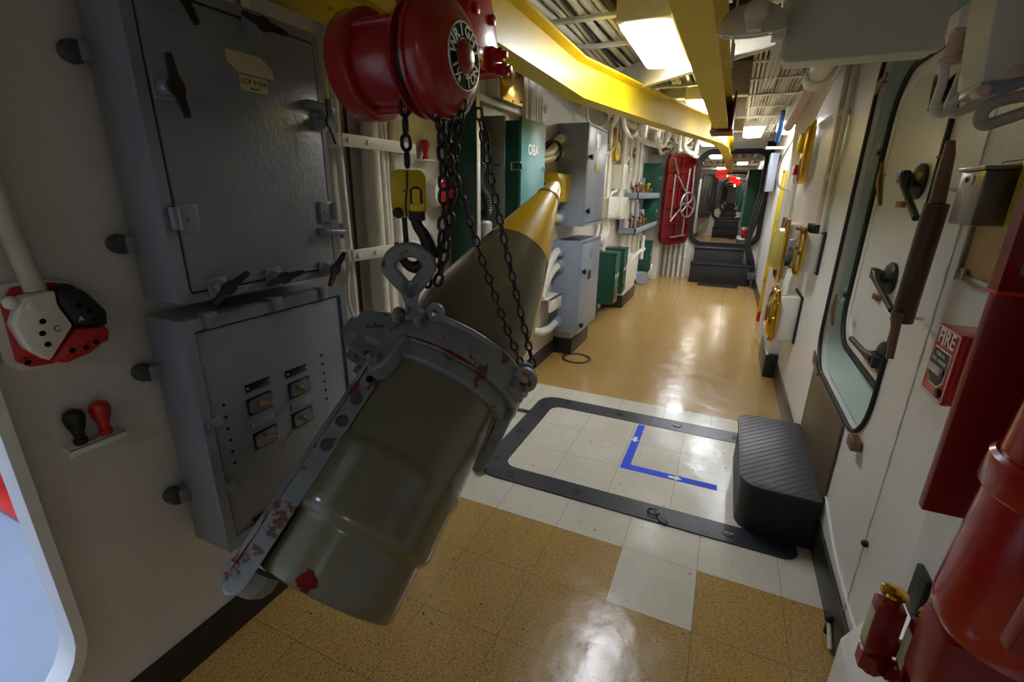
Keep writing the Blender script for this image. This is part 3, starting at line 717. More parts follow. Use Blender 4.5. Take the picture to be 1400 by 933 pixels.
obj('hook', MB().tube(hk, .014, 12, rs=[max(.004, r) for r in rs]), BLACKW, hb)
obj('safety_latch', MB().prism([hl(x, z, -.006) for x, z in ((-.022, 1.40), (-.008, 1.40), (-.006, 1.33), (-.02, 1.32))], vd*.012, .001), BLACKW, hb)

# ---------------------------------------------------------------- HOIST
HC = V((-.65, 1.107, 1.770))
ho = thing('chain_hoist', 'dark red chain hoist with round cover hanging from the yellow beam', 'hoist', tuple(HC))
def hx(x, y=0, z=0): return V((x, HC.y+y, HC.z+z))
AX = V((1, 0, 0))
RR = .135
cov = [(0, 0), (0, RR-.012), (.01, RR), (.035, RR+.002), (.05, RR-.003), (.066, RR-.022), (.078, RR-.045), (.084, RR-.06), (.085, 0)]
cover = obj('chain_wheel_cover', MB().lathe(cov, hx(-.715), AX, 64), REDH, ho)
ring_x = -.715+.0835
plt = obj('maker_plate', MB().lathe([(0, .030), (.0035, .030), (.0035, .0725), (0, .0735), (0, .030)], hx(ring_x), AX, 48, cap=False), SILVER, cover)
obj('plate_band', MB().lathe([(.0035, .0395), (.0042, .0395), (.0042, .0695), (.0035, .0695), (.0035, .0395)], hx(ring_x), AX, 48, cap=False), BLK, plt)
obj('hub_cap', MB().lathe([(0, .037), (.006, .037), (.012, .032), (.016, .021), (.017, 0)], hx(ring_x), AX, 32), REDH, cover)
def ringtext(s_, a_mid, step, flip=False, size=.035):
    for i, ch in enumerate(s_):
        k = i-(len(s_)-1)/2
        a = a_mid-k*step if not flip else a_mid+k*step
        rad = V((0, math.cos(R(a)), math.sin(R(a)))); rt = V((0, math.sin(R(a)), -math.cos(R(a))))
        if flip: rt, up_ = -rt, -rad
        else: up_ = rad
        p = hx(ring_x+.0043)+rad*.0545
        text('lettering', ch, size, p, rt, up_, WHT, plt, .0006, bold=.0011)
ringtext('WRIGHT', 93, 29)
ringtext('1\u00bd TON', 272, 26, True, .033)
obj('rim_flange', MB().lathe([(0, RR-.004), (.004, RR+.006), (.012, RR+.006), (.016, RR-.004), (0, RR-.004)], hx(-.722), AX, 64, cap=False), REDH, ho)
obj('chain_guard', MB().lathe([(0, .02), (0, RR-.014), (.008, RR-.006), (.016, RR-.004), (.02, RR-.02), (.02, .02)], hx(-.765), AX, 56), REDH, ho)
obj('wheel_gap', MB().lathe([(0, .02), (0, RR-.018), (.03, RR-.018), (.03, .02)], hx(-.747), AX, 48), BLACKW, ho)  # black drum paints the dark of the open slot beside the cover
obj('frame_web', box(-.77, -.71, HC.y-.03, HC.y+.11, HC.z+.04, HC.z+.13, .01), REDH, ho)
obj('gear_case', MB().lathe([(0, 0), (0, .095), (.01, .105), (.10, .108), (.135, .10), (.14, 0)], hx(-.90), AX, 56), REDH, ho)
obj('brake_drum', MB().lathe([(0, 0), (0, .118), (.008, .128), (.015, .131), (.062, .131), (.066, .127), (.07, .122), (.072, .105), (.072, 0)], hx(-.955), AX, 64), REDH, ho)
for a in (20, 140, 260):
    obj('tie_bolt', MB().cyl(hx(-.955, .11*math.cos(R(a)), .11*math.sin(R(a))), hx(-.715, .11*math.cos(R(a)), .11*math.sin(R(a))), .011, None, 12), REDH, ho)
obj('suspension_eye', MB().tube([hx(-.80, 0, .10), hx(-.80, 0, .20)], .018, 12), REDH, ho)

# ---------------------------------------------------------------- trolley on the beam
tr = thing('beam_trolley', 'bright red trolley with side plates and bolts clamped on the yellow beam', 'trolley', (-.82, 1.45, 1.95))
for x in (-.795, -.935):
    pts = [(x, 1.38, 1.845), (x, 1.60, 1.83), (x, 1.61, 1.90), (x, 1.53, 2.10), (x, 1.44, 2.12), (x, 1.38, 1.92)]
    p_ = obj('side_plate', MB().prism(pts, (.014, 0, 0), .003), RED, tr)
    for y in (1.44, 1.55):
        obj('wheel', MB().lathe([(0, .018), (0, .045), (.008, .048), (.02, .036), (.03, .036), (.03, .018)], (x+(-.022 if x > -.85 else .014), y, 1.985), AX, 28), RED, p_)
        obj('axle_nut', MB().lathe([(0, .016), (.012, .016), (.014, .01), (.014, 0)], (x+.012, y, 1.985), AX, 6), RED, p_)
obj('lower_bar', box(-.95, -.765, 1.53, 1.61, 1.83, 1.91, .006), RED, tr)
obj('lower_bar', box(-.95, -.76, 1.39, 1.46, 1.845, 1.885, .006), RED, tr)
for y, z in ((1.55, 1.885), (1.585, 1.85)):
    obj('cross_bolt', MB().cyl((-.77, y, z), (-.755, y, z), .02, None, 16, .002).cyl((-.755, y, z), (-.738, y, z), .022, None, 6, .003).cyl((-.738, y, z), (-.725, y, z), .012, None, 12, .002), RED, tr)
obj('hanger_hook', MB().tube(spline([(-.86, 1.43, 1.86), (-.86, 1.38, 1.90), (-.85, 1.30, 1.92), (-.82, 1.18, 1.93), (-.80, 1.11, 1.96)], 5), .016, 12), RED, tr)

# ---------------------------------------------------------------- yellow beams
BZ0, BZ1 = 1.95, 2.15
def ibeam(path, fw=.11, ft=.011, wt=.012, z0=BZ0, z1=BZ1):
    P = [V((x, y, 0)) for x, y in path]; L = []; hw = fw/2
    sec = [(-hw, z0), (hw, z0), (hw, z0+ft), (wt/2, z0+ft+.006), (wt/2, z1-ft-.006), (hw, z1-ft), (hw, z1), (-hw, z1), (-hw, z1-ft), (-wt/2, z1-ft-.006), (-wt/2, z0+ft+.006), (-hw, z0+ft)]
    for i, p in enumerate(P):
        if i == 0: t_ = (P[1]-P[0]).normalized(); k = 1
        elif i == len(P)-1: t_ = (P[-1]-P[-2]).normalized(); k = 1
        else:
            a, b = (P[i]-P[i-1]).normalized(), (P[i+1]-P[i]).normalized(); t_ = (a+b).normalized(); k = 1/max(.5, t_.dot(a))
        n_ = V((t_.y, -t_.x, 0))
        L.append([p+n_*o_*k+V((0, 0, z)) for o_, z in sec])
    return MB().loops(L)
b1 = obj('beam', ibeam([(-.86, 1.26), (-.86, 2.0), (-.862, 2.72), (-.60, 3.95), (-.375, 4.9), (-.225, 5.55), (-.165, 6.1), (-.15, 7.0), (-.13, 8.7), (-.125, 13.2)]), YEL, None, None, 20)
tag(b1, 'yellow overhead trolley beam curving from the hoist towards the far doorway', 'beam')
b2 = obj('beam', ibeam([(-.185, -1.8), (-.172, 1.5), (-.156, 4.40)]), YEL, None, None, 20)
tag(b2, 'straight yellow overhead beam down the middle ending at the red block', 'beam')
st_ = thing('beam_stop', 'red block holding the end of the straight yellow beam', 'beam stop', (-.155, 4.45, 1.95))
obj('plate', MB().prism([(-.235, 4.42, 1.925), (-.08, 4.42, 1.925), (-.075, 4.42, 2.16), (-.235, 4.42, 2.16)], (0, .02, 0), .002), REDD, st_)
obj('base_plate', box(-.235, -.065, 4.30, 4.60, 1.925, 1.945, .003), REDD, st_)
obj('side_plate', box(-.085, -.07, 4.05, 4.6, 1.93, 2.17, .003), REDD, st_)
yb = thing('beam_end_bracket', 'yellow bracket with a round bolt head at the upper left above the hoist', 'bracket', (-1.05, 1.22, 1.95))
obj('box_beam', MB().prism([(-1.235, 1.06, 1.95), (-1.235, 1.33, 1.95), (-.96, 1.305, 1.95), (-.80, 1.30, 1.95), (-.80, 1.06, 1.95)], (0, 0, .20), .006), YEL, yb)
obj('bolt_head', MB().lathe([(0, .03), (.006, .03), (.014, .022), (.016, 0)], (-1.10, 1.215, 1.95), (0, 0, -1), 24), YEL, yb)
obj('edge_rib', box(-1.0, -.98, 1.06, 1.29, 1.935, 1.952, .002), YEL, yb)

# ================================================================ LEFT WALL, MIDDLE
tag(obj('socket_plug', MB().lathe([(0, .010), (.0, .013), (.012, .014), (.016, .010), (.03, .012), (.05, .019), (.068, .022), (.082, .018), (.088, .008), (.088, 0)], (LW+.025, 1.965, 1.60), (0, 0, 1), 20), RED), 'red knobbed plug on the wall between lagged pipes and green panel', 'plug')
tag(obj('plug_shelf', box(LW, LW+.05, 1.92, 2.02, 1.592, 1.60, .002), WPAINT), 'little white wall shelf under the red plug behind the chains', 'shelf')
ct2 = thing('cable_terminal', 'red and white round cable terminal half hidden behind the hanging chains', 'terminal', (LW, 2.08, 1.43))
obj('white_segment', MB().cyl((LW, 2.06, 1.45), (LW+.05, 2.06, 1.45), .07, .062, 28, .004), WPAINT, ct2)
obj('red_segment', MB().lathe([(0, 0), (0, .072), (.01, .072), (.02, .066), (.02, 0)], (LW+.045, 2.10, 1.44), (1, 0, 0), 28), RED, ct2)
for z in (1.47, 1.445, 1.42): obj('socket', MB().cyl((LW+.064, 2.11, z), (LW+.0665, 2.11, z), .007, None, 12), BLK, ct2)
# open green breathing apparatus locker
lk = thing('mask_locker', 'open green locker on the left wall with its door swung towards the hoist', 'locker', (-1.25, 2.3, 1.4))
obj('door', box(-1.35, -1.188, 2.20, 2.215, .93, 1.93, .003), GREEN, lk)
obj('door_edge', box(-1.188, -1.182, 2.19, 2.225, .93, 1.93, .002), SILVER, lk)
obj('back_panel', box(LW+.002, LW+.02, 2.215, 2.56, .93, 1.93, .002), GREYD, lk)
obj('side_panel', box(LW+.005, -1.20, 2.545, 2.56, .93, 1.86, .003), mat('pale_grey_panel', (150, 148, 140), .5, bump=.1, var=.05), lk)
obj('louvre', box(-1.26, -1.22, 2.54, 2.546, 1.60, 1.605), BLK, lk)
MRUB = mat('mask_rubber', (86, 84, 82), .5, bump=.3, bscale=60, var=.2)
mk = thing('breathing_mask', 'dark rubber breathing mask with ribbed hose hanging in the open locker', 'mask', (-1.26, 2.4, 1.65))
obj('face_piece', MB().loops([[V((-1.275+.05*math.cos(a)*w, 2.42+.045*math.sin(a)*w, z)) for a in [2*PI*i/16 for i in range(16)]] for z, w in ((1.60, .35), (1.63, .8), (1.67, 1.0), (1.71, .9), (1.745, .55), (1.755, .2))]), MRUB, mk)
obj('lens', MB().sphere((-1.243, 2.392, 1.70), .022, 14, (1, .6, 1)), RUNG, mk)
obj('lens', MB().sphere((-1.292, 2.392, 1.70), .022, 14, (1, .6, 1)), RUNG, mk)
obj('strap', MB().tube(spline([(-1.31, 2.4, 1.72), (-1.30, 2.38, 1.78), (-1.25, 2.38, 1.79), (-1.225, 2.4, 1.74), (-1.22, 2.4, 1.66), (-1.21, 2.38, 1.60)], 5), .007, 8), BLACK, mk)
HP = spline([(-1.27, 2.42, 1.61), (-1.29, 2.41, 1.54), (-1.27, 2.40, 1.47), (-1.24, 2.40, 1.43), (-1.23, 2.40, 1.37), (-1.26, 2.41, 1.33)], 12)
obj('hose', MB().tube(HP, .024, 12, rs=[.026 if i % 2 else .019 for i in range(len(HP))]), MRUB, mk)
obj('canister', MB().lathe([(0, 0), (0, .04), (.01, .05), (.15, .05), (.16, .04), (.16, 0)], (-1.27, 2.42, 1.14), (0, 0, 1), 24), SILVER, mk)
ob = thing('apparatus_locker', 'green locker with pale blue green front, coloured as lit, lettered OBA behind the shell nose', 'locker', (-1.23, 2.73, 1.1))
obj('body', box(LW+.002, -1.125, 2.562, 2.925, 1.0, 1.835, .004), GREEN, ob)
dr_ = obj('door', box(-1.122, -1.10, 2.555, 2.93, .99, 1.85, .004), GREENL, ob)
text('lettering', 'OBA', .08, (-1.0995, 2.73, 1.69), (0, 1, 0), (0, 0, 1), WHT, dr_, sx=1.0, bold=.002)
for y in (2.565, 2.905):
    obj('hinge', box(-1.104, -1.095, y-.012, y+.012, 1.58, 1.61, .002), GREENL, dr_)
obj('latch', MB().box(-1.16, -1.10, 2.545, 2.556, 1.575, 1.58).box(-1.16, -1.155, 2.540, 2.556, 1.575, 1.62).box(-1.16, -1.10, 2.545, 2.556, 1.615, 1.62), SILVER, dr_)
obj('front_catch', box(-1.10, -1.088, 2.62, 2.68, 1.30, 1.335, .003), BLACK, dr_)
# brass cover box above the lockers
bl_ = thing('brass_cover_box', 'polished brass rounded cover mounted high on the left wall below the beam', 'cover', (LW, 2.82, 2.05))
obj('case', box(LW, LW+.07, 2.64, 3.0, 1.97, 2.2, .01), WPAINT, bl_)
obj('cover', MB().prism([(LW+.07, y, z) for y, z in rrect(2.665, 2.985, 1.965, 2.19, .035, 6)], (.012, 0, 0), .004), BRASS, bl_)
obj('tag', box(LW+.0825, LW+.084, 2.80, 2.845, 2.07, 2.15), PAPER, bl_)
for y, z in ((2.69, 1.99), (2.96, 1.99), (2.825, 1.975), (2.69, 2.16), (2.96, 2.16)): obj('screw', MB().sphere((LW+.083, y, z), .006, 8), BRASS, bl_)
tag(obj('mounting_bar', box(LW, LW+.04, 2.3, 3.35, 1.93, 1.965, .004), WPAINT), 'white mounting bar on the wall above the green lockers', 'bar')
for i, (y, r) in enumerate(((3.08, .028), (3.17, .03), (3.25, .022), (3.32, .018), (3.38, .016), (3.44, .014))):
    wpipe('conduit', y, r, 1.85, 2.43, WPAINT, 'white conduit in the row rising above the OBA locker', grp='conduits above the OBA locker')
tag(obj('cover_disc', MB().lathe([(0, .0), (0, .09), (.008, .092), (.01, .086), (.01, .03), (.025, .026), (.03, .012), (.03, 0)], (LW, 3.56, 2.04), (1, 0, 0), 32), WPAINT), 'round white cover plate on the wall above the yellow box', 'cover')
ylb = thing('yellow_box', 'yellow cast box on the wall behind the shell nose', 'box', (LW, 3.75, 1.5))
obj('case', box(LW, LW+.13, 3.58, 3.92, 1.38, 1.60, .02), YELD, ylb)
obj('lid', MB().lathe([(0, 0), (0, .08), (.012, .08), (.02, .06), (.02, 0)], (LW+.11, 3.57, 1.49), (0, -1, 0), 28), YELD, ylb)
tag(obj('cable_coil', MB().torus((LW+.06, 3.62, 1.76), (.6, -.8, 0), .07, .009, 32).torus((LW+.06, 3.64, 1.75), (.5, -.8, .1), .062, .009, 32), BLACK), 'small black cable coil on the wall beside the OBA locker', 'cable')
for i, (z0, z1) in enumerate(((1.865, 1.74), (1.755, 1.70))):
    tag(obj('feed_cable', MB().tube(spline([(-1.31, 3.86, z0), (-1.31, 3.76, z0-.02), (-1.30, 3.55, z1), (-1.33, 3.2, z1-.05)], 8), .034 if i == 0 else .03, 14), CREAMP), ('upper' if i == 0 else 'lower')+' fat cream cable entering the side of the upper grey cabinet', 'cable')
# two grey cabinets
def gcab(y0, y1, z0, z1, lab, glands, hz, labels, mat_=GREYL, vent=False):
    t = thing('switch_cabinet', lab, 'cabinet', (-1.23, (y0+y1)/2, z0))
    obj('body', box(LW+.002, -1.115, y0, y1, z0, z1, .005), mat_, t)
    d = obj('door', box(-1.113, -1.098, y0+.03, y1-.015, z0+.03, z1-.02, .004), mat_, t)
    obj('door_rim', MB().plate([(-1.115, y, z) for y, z in rrect(y0, y1, z0, z1, .004, 2)], [[(-1.115, y, z) for y, z in rrect(y0+.022, y1-.008, z0+.022, z1-.012, .004, 2)]], (.015, 0, 0)), mat_, t)
    for z in hz:
        k = obj('knob', MB().lathe([(0, .012), (.012, .012), (.014, .022), (.03, .024), (.034, .016), (.034, 0)], (-1.098, y0+.055, z), (1, 0, 0), 12), BLACKW, d)
    for (y, z, w, h, m_) in labels:
        obj('label_plate', box(-1.098, -1.095, y-w/2, y+w/2, z-h/2, z+h/2, .001), m_, d)
    for z in glands:
        obj('cable_gland', MB().lathe([(0, .04), (0, .062), (.012, .064), (.014, .054), (.04, .05), (.045, .036), (.045, 0)], (-1.30, y0, z), (0, -1, 0), 10), mat_, t)
    if vent: obj('top_vent', box(LW+.05, -1.14, y0+.06, y1-.1, z1, z1+.006, .002), GREYD, t)
    return t
gcab(3.89, 4.52, 1.185, 1.985, 'tall blue grey switch cabinet with two knobs beyond the OBA locker', (1.865, 1.755, 1.25), (1.735, 1.31), ((4.20, 1.865, .12, .12, SILVER), (4.19, 1.66, .11, .075, YELD)))
gcab(3.89, 4.53, .24, 1.06, 'lower blue grey switch cabinet standing under the tall one', (.975, .845, .335), (.80, .315), ((4.22, .94, .12, .09, GREYL), (4.18, .74, .1, .08, BLACK)), vent=True)
for z0, P, lab in ((1.25, [(-1.30, 3.85, 1.25), (-1.31, 3.7, 1.25), (-1.33, 3.5, 1.22)], 'white pipe stub entering the bottom of the tall grey cabinet'),
                   (.97, [(-1.30, 3.85, .975), (-1.31, 3.78, .94), (-1.33, 3.70, .84), (-1.33, 3.62, .70)], 'upper white cable bending into the lower grey cabinet'),
                   (.85, [(-1.30, 3.85, .845), (-1.31, 3.78, .82), (-1.33, 3.68, .74), (-1.33, 3.55, .62)], 'second white cable bending into the lower grey cabinet'),
                   (.34, [(-1.30, 3.85, .335), (-1.30, 3.72, .32), (-1.31, 3.5, .34), (-1.34, 3.3, .42), (-1.34, 3.1, .5)], 'fat white pipe curving into the foot of the lower grey cabinet')):
    tag(obj('feed_cable', MB().tube(spline(P, 8), .034, 14), WPAINT), lab, 'cable')
tag(obj('bracket_plate', box(LW, LW+.12, 3.55, 3.84, .60, .615, .003).box(LW+.1, LW+.12, 3.55, 3.84, .5, .615, .003), WPAINT), 'small white bracket plate beside the lower grey cabinet', 'bracket')
pil('trim_2', LW, -1.19, 4.02, 4.55, .20)
struct('baseboard_left_block', box(LW, -1.175, 4.0, 4.57, 0, .15, .004), BASEB)
tag(obj('green_chock', MB().prism([(-1.13, 2.02, .008), (-1.0, 1.93, .008), (-1.06, 2.12, .008)], (0, 0, .10), .004), GREEN), 'small dark green chock on the deck at the near left corner of the hatch rim', 'chock')
# yellow lantern
yl = thing('yellow_lantern', 'yellow oval lamp in a brass rim on the wall past the tall grey cabinet', 'lamp', (LW, 5.75, 1.95))
obj('brass_rim', MB().prism([(LW+.02, y, z) for y, z in rrect(5.60, 5.95, 1.79, 2.16, .15, 8)], (.05, 0, 0), .012), BRASS, yl)
obj('yellow_face', MB().prism([(LW+.068, y, z) for y, z in rrect(5.66, 5.90, 1.81, 2.02, .10, 8)], (.02, 0, 0), .008), YEL, yl)
obj('yellow_tag', box(LW+.088, LW+.092, 5.73, 5.81, 1.87, 1.95), PAPER, yl)
# pipes & fittings between Y 5 and 8
pipespec = [(5.45, .02, .13, 2.43), (6.05, .035, 1.40, 2.43), (6.32, .02, 1.4, 2.43), (6.52, .03, .5, 2.43), (6.72, .022, .1, 2.43), (6.9, .03, .3, 2.43), (7.1, .02, .1, 2.2), (7.3, .026, .1, 2.43), (7.55, .02, .1, 1.3), (7.8, .026, .1, 1.2), (8.05, .02, .1, 1.2)]
labs = ['slim white pipe right of the lower grey cabinet', 'fat white pipe running down into the first white junction box', 'slim white pipe over the junction boxes', 'white pipe running down left of the valve rack', 'slim white pipe just behind the valve rack edge', 'wider white pipe rising behind the valve rack', 'short white pipe behind the valve rack', 'white pipe rising from the floor behind the valve rack', 'white floor pipe under the valve rack, first from left', 'white floor pipe under the valve rack, wider middle one', 'white floor pipe under the valve rack, last before the green locker']
for (y, r, z0, z1), lb_ in zip(pipespec, labs):
    wpipe('pipe', y, r, z0, z1, WPAINT, lb_, bow=.02, x=LW+.05+r)
for i, (y, z, r) in enumerate(((6.15, 2.02, .06), (6.45, 1.75, .05), (6.6, 1.95, .06), (6.7, 1.6, .05))):
    tag(obj('valve', MB().cyl((LW+.02, y, z), (LW+.11, y, z), r*.6, None, 12, .004).torus((LW+.12, y, z), (1, 0, 0), r, .009, 20, 6).box(LW+.112, LW+.125, y-r, y+r, z-.008, z+.008), [WPAINT, BRASSD][i == 2]), 'round wall valve among the white pipes, %s' % ('highest and leftmost', 'second lowest', 'brass toned one', 'lowest one')[i], 'valve')
for (y0, y1, z0, z1, d_, lab) in ((5.20, 5.75, 1.19, 1.41, .16, 'white junction box right of the tall grey cabinet'), (5.82, 6.38, 1.15, 1.40, .15, 'second white junction box next to the valve rack'), (5.95, 6.25, 1.5, 1.78, .13, 'narrow upright white box above the junction boxes')):
    j = thing('junction_box', lab, 'junction box', (LW, (y0+y1)/2, z0))
    obj('case', box(LW, LW+d_-.012, y0+.01, y1-.01, z0, z1, .008), WPAINT, j)
    obj('lid', box(LW+d_-.01, LW+d_, y0, y1, z0-.005, z1+.005, .005), WPAINT, j)
    for y in (y0+.05, y1-.05): obj('lid_screw', MB().cyl((LW+d_, y, z0+.03), (LW+d_+.012, y, z0+.03), .012, None, 8), WPAINT, j)
for i, y in enumerate((5.30, 5.42, 5.56)):
    tag(obj('drop_cable', MB().tube(spline([(LW+.07, y, 1.19), (LW+.08, y+.03, 1.05), (LW+.07, y-.04, .93), (LW+.03, y+.02, .86)], 6), .022, 10), WPAINT), 'white cable looping out under the first junction box', 'cable', 'cables under the junction box')
# green lockers low on the wall
def glock(y0, y1, z0, z1, lab, xf=-1.1, lid=True):
    t = thing('green_locker', lab, 'locker', (-1.22, (y0+y1)/2, z0))
    obj('body', box(LW+.002, xf-.02, y0, y1, z0, z1-.02, .004), GREEN, t)
    obj('lid', box(LW+.002, xf+.004, y0-.008, y1+.008, z1-.02, z1+.006, .004), GREEN, t)
    d = obj('door', box(xf-.018, xf, y0+.005, y1-.005, z0+.01, z1-.025, .003), GREEN, t)
    obj('label_strip', box(xf, xf+.003, y0+.01, y1-.01, z0+(z1-z0)*.52, z0+(z1-z0)*.60), SILVER, d)
    obj('latch', box(xf, xf+.012, y0+.03, y1-.08, z0+.08, z0+.13, .003), BRASSD, d)
    return t
glock(5.34, 5.56, .20, .80, 'first low green locker on the left wall past the grey cabinets')
glock(5.82, 6.04, .24, .80, 'second low green locker standing just behind the first')
glock(8.02, 8.22, .20, .70, 'small low green locker below the valve rack near the red door')
glock(8.10, 8.36, 1.41, 1.90, 'green locker at head height above the valve rack shelf')
glock(8.10, 8.36, .94, 1.37, 'green locker between the two shelves of the valve rack')
tag(obj('hose_reel', MB().lathe([(0, .03), (0, .10), (.01, .105), (.02, .09), (.06, .09), (.07, .105), (.08, .10), (.08, 0)], (-1.20, 7.95, .105), (.3, -1, 0), 28), GREYL), 'small grey reel under the low green locker near the red door', 'reel')
tag(obj('floor_box', box(-1.2, -1.08, 8.2, 8.42, .12, .28, .01), WPAINT), 'small white box on the floor beside the low green locker', 'box')
struct('trim_3', box(LW, -1.14, 6.1, 6.95, 0, .62, .006), WALL)
struct('baseboard_left_mid', box(LW, -1.128, 6.07, 6.97, 0, .16, .004), BASEB)
tag(obj('hand_rail_pipe', MB().tube(spline([(-1.16, 5.95, .50), (-1.16, 6.5, .56), (-1.15, 7.1, .62), (-1.12, 7.4, .64)], 6), .028, 10).cyl((-1.13, 7.3, .5), (-1.13, 7.3, .85), .028, None, 12), WPAINT), 'white horizontal pipe with a tee below the valve rack', 'pipe')
# valve rack
vr = thing('valve_rack', 'grey two shelf rack of small brass valves on the left wall', 'rack', (-1.2, 7.2, .95))
obj('back', box(LW+.05, LW+.06, 6.35, 8.05, .95, 1.68, .002), GREYL, vr)
for z in (1.375, .93): obj('tray', box(LW+.06, -1.09, 6.35, 8.35, z, z+.012, .002).box(-1.10, -1.09, 6.35, 8.35, z, z+.085, .002).box(LW+.06, -1.09, 6.35, 6.36, z, z+.085, .002), GREYL, vr)
obj('end_post', box(-1.11, -1.09, 6.35, 6.38, .93, 1.46, .002), GREYL, vr)
k = 0
for z in (1.40, .955):
    for i in range(6):
        y = 6.55+.24*i; h = .10+.035*((i*7+k) % 3)
        q = MB().cyl((-1.2, y, z), (-1.2, y, z+h), .016, None, 10).cyl((-1.2, y, z+h), (-1.2, y, z+h+.03), .036, .032, 14, .004).torus((-1.16, y+.06, z+h*.6), (1, 0, 0), .03, .008, 16, 6).cyl((-1.22, y, z+.04), (-1.13, y, z+.04), .012, None, 8)
        tag(obj('brass_valve', q, [BRASSD, COPPER, BRASS][i % 3]), 'small brass valve standing on the %s shelf of the grey rack' % ('upper' if z > 1.2 else 'lower'), 'valve', 'valves on the rack, %s shelf' % ('upper' if z > 1.2 else 'lower'))
    k += 1
for i, (y, z) in enumerate(((6.7, 1.56), (7.05, 1.56), (7.4, 1.56), (6.8, 1.15), (7.2, 1.15), (7.6, 1.15))):
    g = obj('gauge', MB().cyl((LW+.06, y, z), (LW+.12, y, z), .055, .05, 18, .004), GREYL, vr)
    obj('gauge_dial', MB().cyl((LW+.12, y, z), (LW+.123, y, z), .04, None, 16), [RED, WHT, BLACK][i % 3], g)
# white trunk and red hatch door
struct('trim_4', box(LW, -1.03, 8.5, 9.08, 0, 2.06, .01), RWALL)
hd = thing('watertight_door', 'red watertight door with wheel and levers standing open by the far opening', 'door', (-.64, 8.98, .62))
ha, hb_ = V((-.64, 8.99, 0)), V((-1.02, 8.30, 0)); hu = (hb_-ha).normalized(); hw = (hb_-ha).length; hn = V((hu.y, -hu.x, 0))
if hn.dot(V((0, -1, 0))+V((.5, 0, 0))) < 0: hn = -hn
def hp(u, z, d=0): return ha+hu*u+V((0, 0, z))+hn*d
obj('leaf', MB().prism([hp(u, z, 0) for u, z in rrect(0, hw, .62, 2.08, .16, 6)], -hn*.03, .004), REDW, hd)
obj('stiffening_rim', MB().plate([hp(u, z, .0) for u, z in rrect(.0, hw, .62, 2.08, .16, 6)], [[hp(u, z, .0) for u, z in rrect(.05, hw-.05, .67, 2.03, .12, 6)]], hn*.03), REDW, hd)
for z in (.95, 1.22, 1.5, 1.78): obj('stiffener', MB().prism([hp(.05, z, 0), hp(hw-.05, z, 0), hp(hw-.05, z+.03, 0), hp(.05, z+.03, 0)], hn*.03, .002), REDW, hd)
obj('stiffener', MB().prism([hp(hw*.5, .67, 0), hp(hw*.5+.03, .67, 0), hp(hw*.5+.03, 2.03, 0), hp(hw*.5, 2.03, 0)], hn*.03, .002), REDW, hd)
wm = mat('worn_grey_lever', (150, 130, 126), .4, .4, var=.1)
wh = obj('hand_wheel', MB().torus(hp(hw*.35, 1.27, .12), hn, .2, .016, 32, 8).cyl(hp(hw*.35, 1.27, .0), hp(hw*.35, 1.27, .13), .03, None, 12), wm, hd)
for a in range(0, 180, 60):
    c_, s__ = math.cos(R(a+20)), math.sin(R(a+20))
    obj('spoke', MB().tube([hp(hw*.35, 1.27, .11)+hu*.2*c_+V((0, 0, .2*s__)), hp(hw*.35, 1.27, .11)-hu*.2*c_-V((0, 0, .2*s__))], .011, 8), wm, wh)
for P in (((hw*.35, 1.47), (hw*.7, 1.72)), ((hw*.35, 1.35), (hw*.3, 1.85)), ((hw*.5, 1.2), (hw*.8, 1.0)), ((hw*.8, 1.75), (hw*.8, 1.05)), ((hw*.3, 1.05), (hw*.3, .75)), ((hw*.2, .76), (hw*.75, .74)), ((.08, 1.3), (.12, 1.9)), ((hw*.7, 1.75), (hw*.9, 2.0))):
    obj('lever', MB().tube([hp(P[0][0], P[0][1], .06), hp(P[1][0], P[1][1], .06)], .016, 8), wm, hd)
for i in range(5):
    x = -.97+.085*i
    tag(obj('floor_pipe', MB().cyl((x, 9.02, 0), (x, 9.02, .62), .02, None, 10).cyl((x, 9.02, .34), (x, 9.02, .38), .028, None, 10), WPAINT), 'short white pipe below the red watertight door', 'pipe', 'pipes under the red door')

# ================================================================ BULKHEADS
def bulkhead(i, Y, x0, x1, z0, z1, rim):
    hole = [(x, Y, z) for x, z in rrect(x0, x1, z0, z1, .19, 8)]
    struct('wall_bulkhead_%d' % i, MB().plate([(LW, Y, 0), (RW, Y, 0), (RW, Y, CZ), (LW, Y, CZ)], [hole], (0, .02, 0)), RWALL if i > 1 else WALL)
    q = .075
    struct('door_%d' % i, MB().plate([(x, Y-.06, z) for x, z in rrect(x0-q, x1+q, z0-q, z1+q, .25, 8)], [[(x, Y-.06, z) for x, z in rrect(x0, x1, z0, z1, .19, 8)]], (0, .16, 0)), FRAMEB if rim else WPAINT)
bulkhead(1, 9.15, -.56, .46, .64, 2.10, True)
steps_ = [(18.6, -.52, .42), (29, -.5, .40), (40, -.5, .40), (51, -.5, .40)]
for i, (Y, a, b) in enumerate(steps_): bulkhead(i+2, Y, a, b, .64, 2.10, True)
def steps(Y, x0, x1, lab, x2=None):
    t = thing('doorway_steps', lab, 'steps', ((x0+x1)/2, Y-.3, 0))
    obj('upper_step', box(x0+.02, x1-.02, Y-.30, Y-.062, .0, .56, .01).box(x0+.01, x1-.01, Y-.32, Y-.06, .545, .575, .006), PEB, t)
    obj('lower_step', box(x0, (x2 or x1), Y-.60, Y-.325, 0, .33, .012).box(x0-.01, (x2 or x1)+.01, Y-.62, Y-.32, .315, .345, .006), PEB, t)
steps(9.15, -.49, .33, 'black double step up to the nearest doorway coaming', .45)
ordn = ['second', 'third', 'fourth', 'fifth']
for i, (Y, a, b) in enumerate(steps_): steps(Y, a+.05, b-.08, 'black steps before the %s doorway down the passage' % ordn[i])
tag(obj('floor_mat', box(-.33, .28, 8.28, 8.5, .001, .008, .003), BASEB), 'dark strip mat on the floor in front of the lower step', 'mat')
